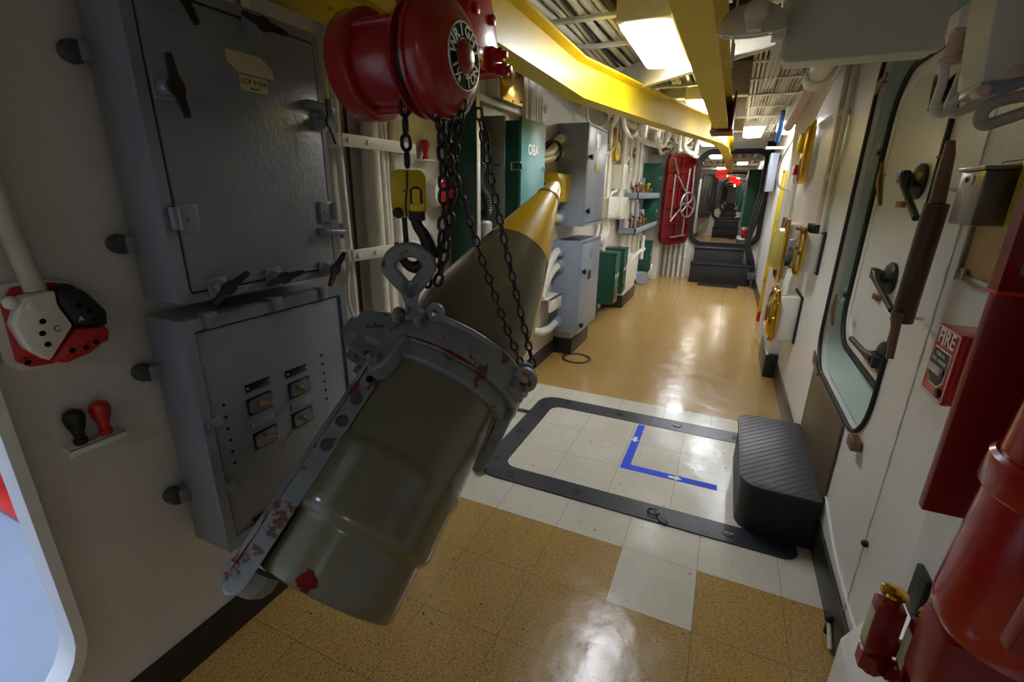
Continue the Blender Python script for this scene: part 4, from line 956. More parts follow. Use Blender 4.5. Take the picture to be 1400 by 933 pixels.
# black cables right of the doorway
for i in range(9):
    x = .31+.012*i; y = 8.62+.03*(i % 3)
    tag(obj('black_cable', MB().tube(spline([(x+.10, y+.3, 2.3), (x+.08, y+.1, 1.6), (x+.03+.01*math.sin(i*2), y, 1.1), (x-.005*i, y, .72), (x+.06, y, .42), (x+.10, y+.03, .25)], 6), .016, 8), RUBBER), 'black cable hanging in the bundle right of the doorway', 'cable', 'black cables right of the doorway')
tag(obj('cable_tray_box', box(.40, .52, 8.3, 8.9, .16, .24, .006), GREYD), 'dark low box under the hanging black cables', 'box')
# dressing of compartments beyond
def comp(Y0, Y1, n):
    Lc = Y1-Y0
    nm = ordn[n] if n < 4 else 'last'
    # green lockers at right
    for k, (y, z0, z1, w) in enumerate(((Y0+Lc*.35, .72, 2.0, .26), (Y0+Lc*.55, .72, 2.0, .24), (Y0+.9+.2*n, 0, .62, .34))):
        t = thing('green_locker', 'green locker against the right wall in the %s compartment, %s' % (nm, ('nearer tall one', 'farther tall one', 'low one on the floor')[k]), 'locker', (RW-w/2, y, z0))
        obj('body', box(RW-w+.02, RW-.002, y, y+1.0, z0, z1, .006), GREEN, t)
        d = obj('door', box(RW-w, RW-w+.018, y+.01, y+.99, z0+.01, z1-.01, .004), GREENL if k < 2 else GREEN, t)
        obj('latch', box(RW-w-.015, RW-w, y+.4, y+.5, (z0+z1)/2-.04, (z0+z1)/2+.04, .004), BRASSD, d)
    # grey door leaf open left
    t = thing('grey_watertight_door', 'grey watertight door open against the left wall in the %s compartment' % nm, 'door', (-.75, Y1-.5, .6))
    a_, b_ = V((-.62, Y1-.2, 0)), V((-.95, Y1-1.3, 0)); u_ = (b_-a_).normalized(); w_ = (b_-a_).length; n_ = V((-u_.y, u_.x, 0))
    if n_.y > 0: n_ = -n_
    def g(u, z, d=0): return a_+u_*u+V((0, 0, z))+n_*d
    obj('leaf', MB().prism([g(u, z) for u, z in rrect(0, w_, .66, 2.08, .18, 5)], -n_*.03, .004), GREYD, t)
    obj('rim', MB().plate([g(u, z) for u, z in rrect(0, w_, .66, 2.08, .18, 5)], [[g(u, z) for u, z in rrect(.06, w_-.06, .72, 2.02, .14, 5)]], n_*.03), GREYD, t)
    obj('hand_wheel', MB().torus(g(w_*.5, 1.35, .12), n_, .19, .02, 24, 6).tube([g(w_*.5-.19, 1.35, .1), g(w_*.5+.19, 1.35, .1)], .012, 6), GREYD, t)
    for P in (((.15, 1.0), (.15, 1.8)), ((w_-.15, 1.0), (w_-.15, 1.8)), ((.2, .85), (w_-.2, .85))): obj('lever', MB().tube([g(*P[0], .07), g(*P[1], .07)], .018, 6), GREYD, t)
    struct('trim_%d' % (10+n), box(LW, -.98, Y1-1.35, Y1-.02, 0, 1.9, .01), RWALL)
    struct('baseboard_left_%d' % (n+2), box(LW, -.965, Y1-1.38, Y1-.02, 0, .15, .004), BASEB)
    for k in range(5 if n < 2 else 0):
        y = Y0+1.2+k*.9; z0 = .3+.2*(k % 2)
        tag(obj('junction_box', box(LW-.002, LW+.22, y, y+.35, z0+.6, z0+1.1, .01), [GREYL, WPAINT, GREYD][k % 3]), 'box on the left wall of the %s compartment, %s' % (nm, ('nearest', 'second along', 'third along', 'fourth along', 'farthest')[k]), 'junction box')
        tag(obj('pipe', MB().cyl((LW+.1, y+.55, 0), (LW+.1, y+.55, CZ-.05), .03+.01*(k % 2), None, 10), WPAINT), 'upright pipe on the left wall of the %s compartment' % nm, 'pipe', 'pipes on the left in the %s compartment' % nm)
Ys = [9.17, 18.6, 29, 40, 51, 66]
for n in range(5): comp(Ys[n]+.15, Ys[n+1], n)
struct('trim_20', box(.05, RW, 17.6, 18.5, .0, .01), BASEB)
bb_ = tag(obj('red_bin', box(.16, .26, 14.0, 14.2, .62, .78, .01), RED), 'small red box on the low green locker beyond the doorway', 'box')
bb_.location.x = .33; bb_.location.y = 10.9; bb_.location.z = .70
tag(obj('white_bin', box(.40, .5, 10.85, 11.05, .62, .78, .01), WPAINT), 'small white box beside the red box beyond the doorway', 'box')
# exit signs
for i, (x0, y, z) in enumerate(((-.34, 10.4, 1.83), (-.15, 15.5, 1.86), (-.08, 17.6, 1.86), (0.0, 21, 1.9), (.06, 25, 1.9))):
    w_ = .19; h_ = .155
    t = thing('exit_sign', 'lit red EXIT sign hanging past the doorway, %s' % ('nearest and largest', 'second nearest', 'third nearest', 'fourth nearest', 'farthest')[i], 'sign', (x0+w_/2, y, z))
    p_ = obj('panel', box(x0, x0+w_, y, y+.03, z-h_/2, z+h_/2, .004), REDS, t)
    obj('hanger', MB().cyl((x0+w_/2, y+.015, z+h_/2), (x0+w_/2, y+.015, CZ), .008, None, 6), GREYD, t)
    text('lettering', 'EXIT', .085, (x0+w_/2, y-.001, z), (1, 0, 0), (0, 0, 1), REDD, p_, bold=.003)

# ================================================================ LAMPS
def lamp(x0, x1, y0, y1, z, lab, M_=LAMPE, grp=None):
    t = thing('ceiling_lamp', lab, 'lamp', ((x0+x1)/2, (y0+y1)/2, z), grp)
    obj('housing', box(x0-.012, x1+.012, y0-.03, y1+.03, z+.022, z+.13, .012), WPAINT, t)
    L = [[V((x, y, zz)) for x, y in rrect(x0+i_, x1-i_, y0+i_, y1-i_, .03, 4)] for i_, zz in ((0, z+.022), (0, z+.014), (.012, z+.004), (.035, z))]
    obj('diffuser', MB().loops(L, cap0=True), M_, t)
    for y in (y0+.06, y1-.06): obj('hanger', MB().cyl(((x0+x1)/2, y, z+.14), ((x0+x1)/2, y, CZ), .012, None, 8), WPAINT, t)
    return t
lamp(-.575, -.355, 2.42, 3.22, 2.165, 'nearest lit ceiling lamp between the two yellow beams')
lamp(-.47, -.30, 4.6, 5.4, 2.19, 'second lit ceiling lamp partly hidden by the straight yellow beam')
lamp(.02, .23, 6.35, 7.35, 2.165, 'lit ceiling lamp right of the beams by the blue strap')
lamp(-.55, -.33, 7.55, 8.5, 2.165, 'lit ceiling lamp just left of the beam before the doorway')
lamp(.33, .45, 5.0, 5.9, 2.05, 'narrow lit lamp at the upper right wall above the brass boxes')
for i, (y, x) in enumerate(((11.2, -.45), (13.8, .12), (16.6, -.45), (20.5, .1), (24, -.45), (27.5, .1), (32, -.45), (36.5, .1), (43, -.4), (48, .1), (54, -.4), (60, .1))):
    lamp(x-.12, x+.12, y, y+.9, 2.2, 'lit ceiling lamp seen through the doorways down the passage', LAMPF, 'lamps beyond the doorway')
# lamp in the side room at the left and one behind the camera
lamp(-2.6, -2.3, -.4, .8, 2.2, 'cool white ceiling lamp in the side room left of the camera', LAMPC)
lamp(-.45, -.15, -2.2, -1.6, 2.2, 'cool ceiling lamp behind the viewer in the passage', LAMPB)

# ================================================================ CEILING CLUTTER
DCAB = mat('dark_cable', (70, 68, 66), .5)
for i in range(20):
    x = -1.04+.046*i
    if x > -.16: continue
    r = (.018, .021, .015, .022, .012)[i % 5]
    y = -1.5; P = []
    while y < 9.0: P.append((x+.007*math.sin(y*1.7+i*1.3), y, 2.33+.012*math.sin(y*2.1+i)+(.012 if i % 3 == 0 else 0))); y += .42
    tag(obj('ceiling_cable', MB().tube(spline(P, 3), r, 8), [CLOTH, WPAINT, CREAMP, DCAB][3 if i in (4, 8, 9) else i % 3]), 'long lagged cable running overhead along the passage, left bank', 'cable', 'overhead cables between the beams')
HY_ = [-.9, -.2, .5, 1.2, 1.75, 2.15, 2.62, 3.1, 3.7, 4.4, 5.1, 5.9, 6.7, 7.5, 8.3]
for i, y in enumerate(HY_):
    tag(obj('cable_hanger', box(-1.08, -.12, y-.02, y+.02, 2.282, 2.302, .003).box(-.5, -.46, y-.012, y+.012, 2.30, CZ, .002), WPAINT), 'white cross bar carrying the overhead cables', 'hanger bar', 'hanger bars under the overhead cables')
for i in range(16):
    x = .02+.021*i; P = []; y = -1.2
    while y < 8.9: P.append((x+.006*math.sin(y*1.3+i), y, 2.245+.012*math.sin(y*.9+i*.7))); y += .8
    tag(obj('ceiling_cable', MB().tube(spline(P, 3), .0085, 6), CREAMP), 'thin cream cable in the right overhead bundle', 'cable', 'thin cables in the right overhead bundle')
for i, y in enumerate([1.9, 2.5, 3.0, 3.5, 4.0, 4.6, 5.2, 5.8, 6.5, 7.2, 8.0, 8.7]):
    tag(obj('cable_hanger', box(.0, .365, y-.02, y+.02, 2.222, 2.234, .003).box(.0, .015, y-.02, y+.02, 2.22, CZ, .002).box(.35, .365, y-.02, y+.02, 2.22, CZ, .002), CREAMP), 'bracket carrying the thin right overhead cables', 'hanger bar', 'brackets of the right overhead bundle')
# upper layer, crossing runs added to darken the ceiling behind the lower one
for i in range(34):
    y = -1.0+.3*i; P = [(-1.34, y, 2.5), (-.9, y+.03*math.sin(i), 2.46+.03*math.sin(i*2)), (-.3, y+.02, 2.47), (.2, y-.02*math.sin(i*3), 2.45), (.52, y, 2.5)]
    tag(obj('shading_pipe', MB().tube(spline(P, 4), (.03, .018, .04, .014)[i % 4], 8), [WPAINT, CREAMP, DCAB, CLOTH][i % 4]), 'added pipe darkening the ceiling above the overhead cables', 'pipe', 'added cross pipes above the overhead cables')
# deck beams
for i, y in enumerate([-.6, .7, 3.35, 4.7, 6.0, 7.3, 8.6]):
    if y == 3.35: continue
    struct('trim_%d' % (30+i), box(LW, RW, y-.006, y+.006, 2.25, CZ).box(LW, RW, y-.05, y+.05, 2.24, 2.252, .002), CEILM)
db = MB().prism([(-1.0, 3.86, 2.135), (.24, 2.64, 2.135), (.24, 2.70, 2.135), (-1.0, 3.92, 2.135)], (0, 0, .16), .003)
tag(obj('diagonal_beam', db, WPAINT), 'white slanting overhead girder passing behind the straight yellow beam', 'girder')
# larger pipes
def opipe(P, r, m_, lab, name='overhead_pipe', n=12, grp=None, k=6):
    return tag(obj(name, MB().tube(spline(P, k), r, n), m_), lab, 'pipe', grp)
opipe([(.33, 1.2, 2.22), (.34, 2.6, 2.17), (.345, 3.4, 2.12)], .055, WPAINT, 'fat white overhead pipe above the right doorway')
opipe([(.345, 3.4, 2.12), (.34, 3.9, 2.06), (.33, 4.6, 1.98)], .036, PINKW, 'pipe end stepping down from the fat white overhead pipe')
tag(obj('pipe_coupling', MB().cyl((.345, 3.36, 2.122), (.344, 3.5, 2.108), .068, None, 20, .006), WPAINT), 'coupling ring on the fat white overhead pipe', 'coupling')
for i in range(8):
    s_ = random.uniform(-1, 1)
    opipe([(.28+.02*i, 2.6, 2.27-.01*i), (.32+.018*i, 3.6, 2.20-.012*i), (.36+.014*i, 4.3, 2.05-.01*i), (.42+.006*i, 4.9, 1.84), (.47+.002*i, 5.2, 1.55), (.49, 5.3+.05*i, 1.30)], .010, WPAINT, 'thin white cable sweeping from the ceiling down the right wall', 'sweep_cable', 8, 'cables sweeping down the right wall')
opipe([(.42, 4.9, 1.95), (.34, 4.95, 1.72), (.36, 5.0, 1.55), (.46, 5.05, 1.50)], .008, WPAINT, 'loose white cable loop hanging on the right wall', 'sweep_cable', 8)
for i in range(90):
    y = random.uniform(3.8, 8.9); side = random.random()
    if side < .55: x = random.uniform(-1.25, -.85)
    else: x = random.uniform(.1, .5)
    z = random.uniform(2.16, 2.4) if side < .55 else random.uniform(2.34, 2.5); l_ = random.uniform(.3, .9)
    dx = random.uniform(-.25, .25)
    P = [(x, y-.05, z+.12), (x, y, z), (x+dx*.3, y+l_*.4, z+random.uniform(-.05, .05)), (x+dx, y+l_*.8, z+random.uniform(-.07, .05))]
    P = [(min(.5, max(-1.32, a)), b, c) for a, b, c in P]
    tag(obj('conduit_run', MB().tube(spline(P, 4), random.choice([.008, .012, .016, .022]), 8), random.choice([WPAINT, CREAMP, CLOTH])), 'short crooked conduit in the tangle overhead by the %s wall' % ('left' if x < 0 else 'right'), 'conduit', 'conduit tangle overhead, %s side' % ('left' if x < 0 else 'right'))
for i in range(34):
    y = random.uniform(4.3, 8.3); x = random.uniform(-1.28, -.72); z = random.uniform(2.02, 2.26); l_ = random.uniform(.4, 1.1); dx = random.uniform(-.3, .35)
    P = [(x, y, 2.34), (x, y+.04, z+.08), (x+dx*.2, y+.15, z), (x+dx*.7, y+l_*.6, z+random.uniform(-.04, .04)), (x+dx, y+l_*.9, z+.06), (x+dx, y+l_, 2.34)]
    P = [(min(-.62, max(-1.31, a)), b, c) for a, b, c in P]
    tag(obj('bent_pipe', MB().tube(spline(P, 4), random.choice([.014, .018, .026, .03]), 8), random.choice([WPAINT, CREAMP, CLOTH])), 'bent white pipe looping under the ceiling above the valve rack', 'pipe', 'bent pipes over the valve rack')
for i, (y0_, y1_, z_) in enumerate(((4.7, 5.3, 1.55), (5.6, 6.2, 1.48), (6.2, 6.6, 1.86), (4.65, 5.2, .95), (5.1, 5.7, 1.88))):
    tag(obj('branch_pipe', MB().tube(spline([(LW+.06, y0_, z_-.25), (LW+.07, y0_+.02, z_-.05), (LW+.07, (y0_+y1_)/2, z_), (LW+.06, y1_, z_+.1), (LW+.06, y1_+.05, z_+.4)], 6), .016+.004*(i % 3), 8), WPAINT), 'bent white branch pipe on the left wall past the tall grey cabinet', 'pipe', 'branch pipes on the left wall')
for n in range(2):
    for i in range(10):
        x = -1.1+.16*i
        opipe([(x, Ys[n]+.3, 2.32), (x+.02, (Ys[n]+Ys[n+1])/2, 2.30), (x, Ys[n+1]-.2, 2.33)], .03, [CREAMP, WPAINT][i % 2], 'overhead pipe in the %s compartment' % ordn[n], grp='overhead pipes in the %s compartment' % ordn[n], n=8)
for n in range(5):
    for k in range(4):
        y = Ys[n]+1.5+k*2.2
        struct('trim_%d' % (50+n*4+k), box(LW, RW, y-.05, y+.05, 2.2, 2.26, .004), CEILM)
# blue straps
for P, lab in (([(.30, 5.0, 2.15), (.31, 5.1, 2.05), (.30, 5.2, 1.93)], 'blue strap tied to the right overhead cables'), ([(.30, 3.6, 2.24), (.31, 3.7, 2.20), (.33, 3.75, 2.16)], 'blue strap end showing higher among the right cables')):
    tag(obj('blue_strap', MB().tube(spline(P, 5), .022, 6), BLUEST), lab, 'strap')

# ================================================================ RIGHT SIDE, NEAR OVERHEAD
bx = thing('equipment_box', 'large flat grey box with rounded corners hanging at the top right', 'box', (.27, 1.78, 1.85))
bxz = 1.838
obj('front_cover', MB().prism([(x, 1.75, z) for x, z in rrect(.072, .462, bxz, 2.28, .025, 6)], (0, .035, 0), .006), BEIGEB, bx)
obj('body', box(.082, .452, 1.785, 1.88, bxz+.006, 2.27, .015), BEIGEB, bx)
obj('cover_screw', MB().cyl((.27, 1.748, 1.98), (.27, 1.751, 1.98), .008, None, 16), SILVER, bx)
obj('hanger', MB().cyl((.14, 1.83, 2.27), (.14, 1.83, CZ), .014, None, 10).cyl((.40, 1.83, 2.27), (.40, 1.83, CZ), .014, None, 10), WPAINT, bx)
lm = thing('gooseneck_lamp', 'cream dome reading lamp with ball knob on an arm beside the big grey box', 'lamp', (-.02, 1.7, 1.95))
LC = PY(1.7, 1027, 40)
vv = (LC-CC).normalized(); la = (V((0, 0, 1))-vv*vv.z-vv*.10).normalized()
dm = []
for k in range(10):
    a = PI/2*k/9; dm.append((.075*math.sin(a)*.9, .092*math.cos(a)))
obj('shade', MB().lathe([(0, .083)]+dm+[(dm[-1][0], 0)], LC, la, 36, cap=False), mat('cream_enamel', (226, 220, 200), .25, var=.02, coat=.4), lm)
obj('shade_rim', MB().torus(LC, la, .092, .004, 36, 6), WPAINT, lm)
obj('guard', MB().torus(LC-la*.010, la, .08, .0025, 36, 6).torus(LC-la*.012, la, .045, .0025, 30, 6), WPAINT, lm)
kb = PY(1.6, 1034, 16)
obj('ball_knob', MB().sphere(kb, .032, 20).cyl(kb+V((0, 0, -.045)), kb, .02, .026, 16), mat('cream_enamel', (0, 0, 0)), lm)
a0_ = PY(1.62, 1031, 34); a1_ = PY(1.72, 1068, 32)
obj('arm', MB().tube([a0_, a1_], .013, 12), WPAINT, lm)
obj('arm_knuckle', box(a1_.x-.02, a1_.x+.015, a1_.y-.02, a1_.y+.03, a1_.z-.04, a1_.z+.012, .004), WPAINT, lm)
for dx in (0, .018, .036):
    p0 = PY(1.95, 1064+dx*250, 55); p1 = PY(2.3, 1050+dx*350, 97)
    opipe([V(p0)+V((0, -.1, .1)), p0, p1, V(p1)+V((0, .5, .03))], .006, WPAINT, 'thin white conduit descending behind the reading lamp', 'lamp_conduit', 8, 'conduits behind the reading lamp')
# fan bracket wire
opipe([PY(2.0, 1003, 0)+V((0, 0, .8)), PY(2.0, 1003, 48), PY(2.0, 1004, 60), PY(2.0, 1000, 92)], .004, WPAINT, 'white wire bracket hanging below the reading lamp', 'wire_bracket', 6)
# gland assembly
ga = thing('cable_gland_block', 'pinkish white block with two cable glands at the top right', 'gland', (.33, 1.2, 1.7))
g0 = PY(1.25, 1268, 0)
obj('support_bar', box(PY(1.3, 1312, 20).x, PY(1.3, 1400, 20).x, 1.3, 1.36, PY(1.3, 1330, 34).z, PY(1.3, 1330, 6).z, .006), WPAINT, ga)
for (x0, y0, x1, y1, r) in ((1312, 44, 1297, 86, .013), (1340, 47, 1326, 82, .017)):
    a_, b_ = PY(1.2, x0, y0), PY(1.2, x1, y1)
    obj('gland', MB().cyl(a_, b_, r, r*.95, 18, .002).cyl(b_-(b_-a_).normalized()*.008, b_, r*1.35, None, 18, .002), PINKW, ga)
obj('gland_plate', MB().prism([PY(1.2, *p) for p in ((1306, 36), (1360, 33), (1360, 45), (1350, 52), (1330, 49), (1318, 52), (1307, 50))], (0, .05, 0), .002), PINKW, ga)
def pyl(Y, pts): return [PY(Y+(i*.0), *p) for i, p in enumerate(pts)]
opipe(pyl(1.18, [(1291, 88), (1289, 110), (1279, 140), (1278, 152), (1290, 155), (1310, 135), (1350, 98)]), .0075, WPAINT, 'white cable drooping from the left gland at the top right', 'gland_cable', 10)
opipe(pyl(1.21, [(1321, 84), (1312, 110), (1299, 138), (1298, 150), (1310, 155), (1345, 130), (1380, 108)]), .0075, WPAINT, 'white cable drooping from the right gland at the top right', 'gland_cable', 10)
opipe(pyl(1.24, [(1318, 88), (1306, 120), (1300, 148), (1325, 150), (1350, 134), (1385, 112)]), .006, WPAINT, 'thinner white cable behind the two drooping gland cables', 'gland_cable', 10)
opipe(pyl(.95, [(1420, 128), (1380, 134), (1352, 144), (1341, 158), (1345, 170), (1372, 163), (1420, 146)]), .0085, mat('grimy_rope', (176, 168, 156), .8, bump=.8, bscale=160), 'thick whitish rope loop hanging at the right edge of the picture', 'rope', 10)
ub = thing('upper_case', 'pale case with bolted lower rim at the top right corner', 'case', (.45, 1.0, 1.8))
obj('face', MB().prism([PY(1.05, *p) for p in ((1368, -40), (1480, -60), (1480, 92), (1420, 100), (1343, 112))], (0, .1, 0), .004), BEIGEB, ub)
obj('lower_rim', MB().prism([PY(1.06, *p) for p in ((1342, 110), (1420, 98), (1420, 112), (1384, 124), (1352, 130), (1338, 126))], (0, .08, 0), .003), GREYL, ub)
for p in ((1346, 123), (1392, 96)):
    a_ = PY(1.04, *p); obj('bolt', MB().cyl(a_+V((0, 0, 0)), a_+V((0, .03, 0)), .009, None, 10, .002), PINKW, ub)

# ================================================================ RIGHT DOORWAY
TXX = .70
lin_ = MB(); RO3 = [(y, z) for y, z in RO]
lin_.loops([[V((RW+.028, y, z)) for y, z in RO3], [V((TXX, y, z)) for y, z in RO3]], True, False, False)
struct('trim_5', lin_, TEAL)
struct('wall_recess', box(TXX, TXX+.02, 1.2, 3.9, .3, CZ), TEAL)
gk = MB().tube([V((RW-.004, y, z)) for y, z in RO], .009, 8, True)
struct('trim_6', gk, RUBBER)
DI = [(y, z) for y, z in rrect(1.49, 2.785, .78, 1.97, (.17, .19, .19, .17), 8)]
dl2 = thing('white_door', 'white rounded door leaf with black dogs inside the right doorway', 'door', (.64, 2.2, .8))
obj('leaf', MB().prism([(.618, y, z) for y, z in DI], (.03, 0, 0), .003), RWALL, dl2)
obj('edge_rim', MB().plate([(.618, y, z) for y, z in DI], [[(.618, y, z) for y, z in rrect(1.53, 2.735, .82, 1.93, (.145, .165, .165, .145), 8)]], (-.006, 0, 0)), WPAINT, dl2)
obj('gasket', MB().tube([V((.606, y, z)) for y, z in rrect(1.48, 2.795, .768, 1.982, (.185, .205, .205, .185), 8)], .013, 10, True), FRAMEB, dl2)
obj('outer_rim', MB().tube([V((.614, y, z)) for y, z in rrect(1.465, 2.815, .75, 2.0, (.195, .215, .215, .195), 8)], .009, 8, True), WPAINT, dl2)
for z in (1.66, .985):
    h = obj('hinge', MB().box(.585, .64, 2.83, 2.93, z-.012, z+.012, .003).box(.585, .64, 2.81, 2.90, z+.02, z+.04, .003).box(.585, .64, 2.81, 2.90, z-.04, z-.02, .003).cyl((.60, 2.87, z-.065), (.60, 2.87, z+.07), .016, None, 12).box(.64, .699, 2.86, 2.92, z-.03, z+.03, .004), TEAL, dl2)
def ddog(px, py, ex, ey, lab=None):
    c = PX(.59, px, py); e = PX(.56, ex, ey)
    p_ = obj('dog', MB().lathe([(0, .062), (.012, .064), (.02, .055), (.028, .026), (.045, .022), (.045, 0)], (.617, c.y, c.z), (-1, 0, 0), 24), BLACK, dl2)
    d = (V((c.x, e.y, e.z))-c).normalized()
    obj('handle', MB().tube([c-d*.04+V((-.012, 0, 0)), c+V((-.02, 0, 0)), c+d*.05+V((-.03, 0, 0)), V((c.x-.035, e.y, e.z))], .012, 10, rs=[.024, .021, .012, .0115]).prism([c-d*.05+V((-.005, 0, 0))+q for q in (V((0, .034, .02)), V((0, -.026, .02)), V((0, -.026, -.024)), V((0, .034, -.024)))], (-.024, 0, 0), .003), BLACK, p_)
ddog(1247, 248, 1255, 298)
ddog(1208, 380, 1222, 424)
ddog(1198, 488, 1166, 463)
ddog(1293, 128, 1275, 150)
for p in ((1232, 279), (1199, 406)):
    c = PX(.61, *p); obj('wedge', box(.60, .617, c.y-.035, c.y+.035, c.z-.012, c.z+.012, .003), BRASSD, dl2)
# wedges around the outer frame
for i, (a_, b_) in enumerate((((1207, 222), (1203, 280)), ((1144, 402), (1138, 445)), ((1114, 480), (1118, 512)), ((1213, 100), (1197, 128)))):
    p0, p1 = PX(RW-.012, *a_), PX(RW-.012, *b_)
    w_ = MB().tube([p0, p0.lerp(p1, .5)+V((-.006, 0, 0)), p1], .01, 6, rs=[.006, .013, .007]).cyl(p0.lerp(p1, .3), p0.lerp(p1, .3)+V((.02, .05, 0)), .006, None, 8)
    tag(obj('frame_wedge', w_, COPPER), 'brownish wedge on the rim of the right doorway, %s' % ('second from the top', 'third from the top', 'lowest on the left side', 'topmost')[i], 'wedge')
p_ = PX(RW-.02, 1167, 605)
tag(obj('frame_clip', box(RW-.035, RW-.001, p_.y-.035, p_.y+.035, p_.z-.02, p_.z+.02, .006), COPPER), 'brown block under the bottom corner of the right doorway', 'block')
# tube with handle
t0, t1 = PX(.47, 1281, 278), PX(.47, 1232, 440)
wt = thing('tool_tube', 'brown tube with copper rods sticking out, fixed beside the right doorway', 'tube', tuple(t1))
obj('tube', MB().cyl(t0, t1, .026, None, 24, .002), BROWNT, wt)
obj('upper_rod', MB().tube([t0, PX(.47, 1291, 235), PX(.47, 1297, 212), PX(.465, 1300, 192)], .012, 12, rs=[.017, .015, .013, .009]).torus(PX(.47, 1291, 214), (0, 0, 1), .014, .003, 16, 6), COPPER, wt)
obj('lower_rod', MB().tube([PX(.45, 1227, 428), PX(.45, 1224, 450), PX(.45, 1216, 490)], .01, 12, rs=[.014, .011, .009]).torus(PX(.45, 1227, 429), (0, 0, 1), .012, .004, 16, 6), COPPER, wt)
c_ = PX(.47, 1296, 262)
obj('wall_clip', MB().tube([PX(.48, 1284, 266), PX(.49, 1295, 258), PX(.53, 1310, 260)], .005, 8), WPAINT, wt)
obj('wall_clip', MB().tube([PX(.48, 1240, 437), PX(.49, 1250, 434), PX(.53, 1260, 436)], .005, 8), WPAINT, wt)
c_ = PX(.53, 1275, 330)
tag(obj('green_sign', box(.527, .533, 1.70, 1.78, 1.30, 1.42), mat('green_sign', (30, 140, 80), .4)), 'small green sign edge behind the brown tube', 'sign')
struct('trim_7', MB().tube([V((RW-.001, 1.559+.0015*math.sin(k*2.1), 2.3-.03*k)) for k in range(77)], .004, 6, rs=[.003+.0016*math.sin(k*1.7) for k in range(77)]), RWALL)
w0 = [PX(RW-.001, 1128, 668), PX(RW-.001, 1138, 735), PX(RW-.001, 1150, 790), PX(RW-.001, 1170, 862)]
struct('trim_21', MB().tube(spline(w0, 8), .006, 6), RWALL)
for k in range(3):
    pass
tag(obj('stud', MB().sphere((RW-.006, 1.538, .438), .012, 10), BLACKW), 'small dark stud on the white wall below the FIRE box', 'stud')
# shade under the doorway behind the step, put in as a brown panel
tag(obj('shade_panel', box(RW-.012, RW, 2.05, 2.78, .0, .60, .004), mat('brown_shadow_panel', (96, 82, 62), .5, var=.2)), 'brown panel of painted shade low on the right wall behind the black step', 'panel')
# FIRE pull station
fp = thing('fire_alarm_box', 'red FIRE pull station on the near right wall', 'alarm', (.5, 1.27, 1.12))
fx = .470
obj('body', box(fx+.006, RW, 1.21, 1.328, 1.042, 1.197, .004), RED, fp)
ff = obj('front', MB().prism([(fx, y, z) for y, z in rrect(1.208, 1.330, 1.040, 1.199, .008, 4)], (.012, 0, 0), .002), RED, fp)
obj('white_border', MB().plate([(fx-.0006, y, z) for y, z in rrect(1.212, 1.326, 1.044, 1.195, .008, 4)], [[(fx-.0006, y, z) for y, z in rrect(1.2145, 1.3235, 1.0465, 1.1925, .006, 4)]], (.001, 0, 0)), WHT, ff)
text('lettering', 'FIRE', .046, (fx-.0008, 1.268, 1.174), (0, -1, 0), (0, 0, 1), WHT, ff, bold=.0007)
obj('handle_recess', MB().prism([(fx-.0012, y, z) for y, z in ((1.312, 1.150), (1.228, 1.150), (1.228, 1.085), (1.250, 1.068), (1.290, 1.068), (1.312, 1.085))], (.0015, 0, 0)), WHT, ff)
obj('handle_inner', MB().prism([(fx-.002, y, z) for y, z in ((1.309, 1.147), (1.231, 1.147), (1.231, 1.087), (1.251, 1.071), (1.289, 1.071), (1.309, 1.087))], (.0012, 0, 0)), BLACK, ff)
hn2 = obj('pull_handle', box(fx-.010, fx-.002, 1.235, 1.305, 1.098, 1.115, .003), SILVER, ff)
text('lettering', 'PUSH IN', .0125, (fx-.0028, 1.27, 1.138), (0, -1, 0), (0, 0, 1), WHT, ff)
text('lettering', 'PULL DOWN', .0125, (fx-.0028, 1.27, 1.124), (0, -1, 0), (0, 0, 1), WHT, ff)
obj('key_lock', MB().cyl((fx-.006, 1.232, 1.062), (fx+.002, 1.232, 1.062), .011, None, 18, .001), BLACK, ff)
# steel letter box, board
sb = thing('steel_box', 'dented bare steel box with hinged lid on the wall above the FIRE box', 'box', (.45, 1.31, 1.42))
q = [PY(1.27, 1326, 228), PY(1.27, 1362, 226), PY(1.27, 1352, 308), PY(1.27, 1317, 302)]
obj('body', MB().box(.435, .532, 1.235, 1.345, 1.415, 1.52, .004), mat('dented_steel', (140, 132, 128), .3, 1, bump=1.0, bscale=14, var=.1), sb)
obj('lid', box(.430, .534, 1.23, 1.35, 1.52, 1.528, .002), STEEL, sb)
obj('lid_hinge', MB().cyl((.50, 1.232, 1.535), (.50, 1.345, 1.535), .006, None, 10), STEEL, sb)
tg = obj('tag_plate', box(.4325, .435, 1.275, 1.32, 1.493, 1.511, .0008), SILVER, sb)
text('lettering', '203', .014, (.4318, 1.2975, 1.502), (0, -1, 0), (0, 0, 1), BLK, tg)
bd = thing('tan_board', 'tan board in a grey metal frame on the wall under the steel box', 'board', (.53, 1.36, 1.34))
obj('sheet', box(.524, .534, 1.225, 1.452, 1.295, 1.43, .001), TAN, bd)
obj('frame', box(.515, .534, 1.215, 1.462, 1.280, 1.298, .003).box(.515, .534, 1.452, 1.462, 1.28, 1.42, .002), STEEL, bd)
obj('clip', box(.512, .52, 1.41, 1.435, 1.285, 1.312, .002).box(.512, .52, 1.25, 1.29, 1.285, 1.312, .002), STEEL, bd)
tag(obj('grey_tray', box(.46, .534, 1.02, 1.20, 1.56, 1.60, .004), GREYL), 'grey metal tray at the right edge above the steel box', 'tray')
tag(obj('yellow_folder', box(.47, .532, 1.06, 1.20, 1.40, 1.565, .004), mat('olive_yellow', (170, 160, 20), .35, coat=.3)), 'olive yellow folder behind the steel box', 'folder')
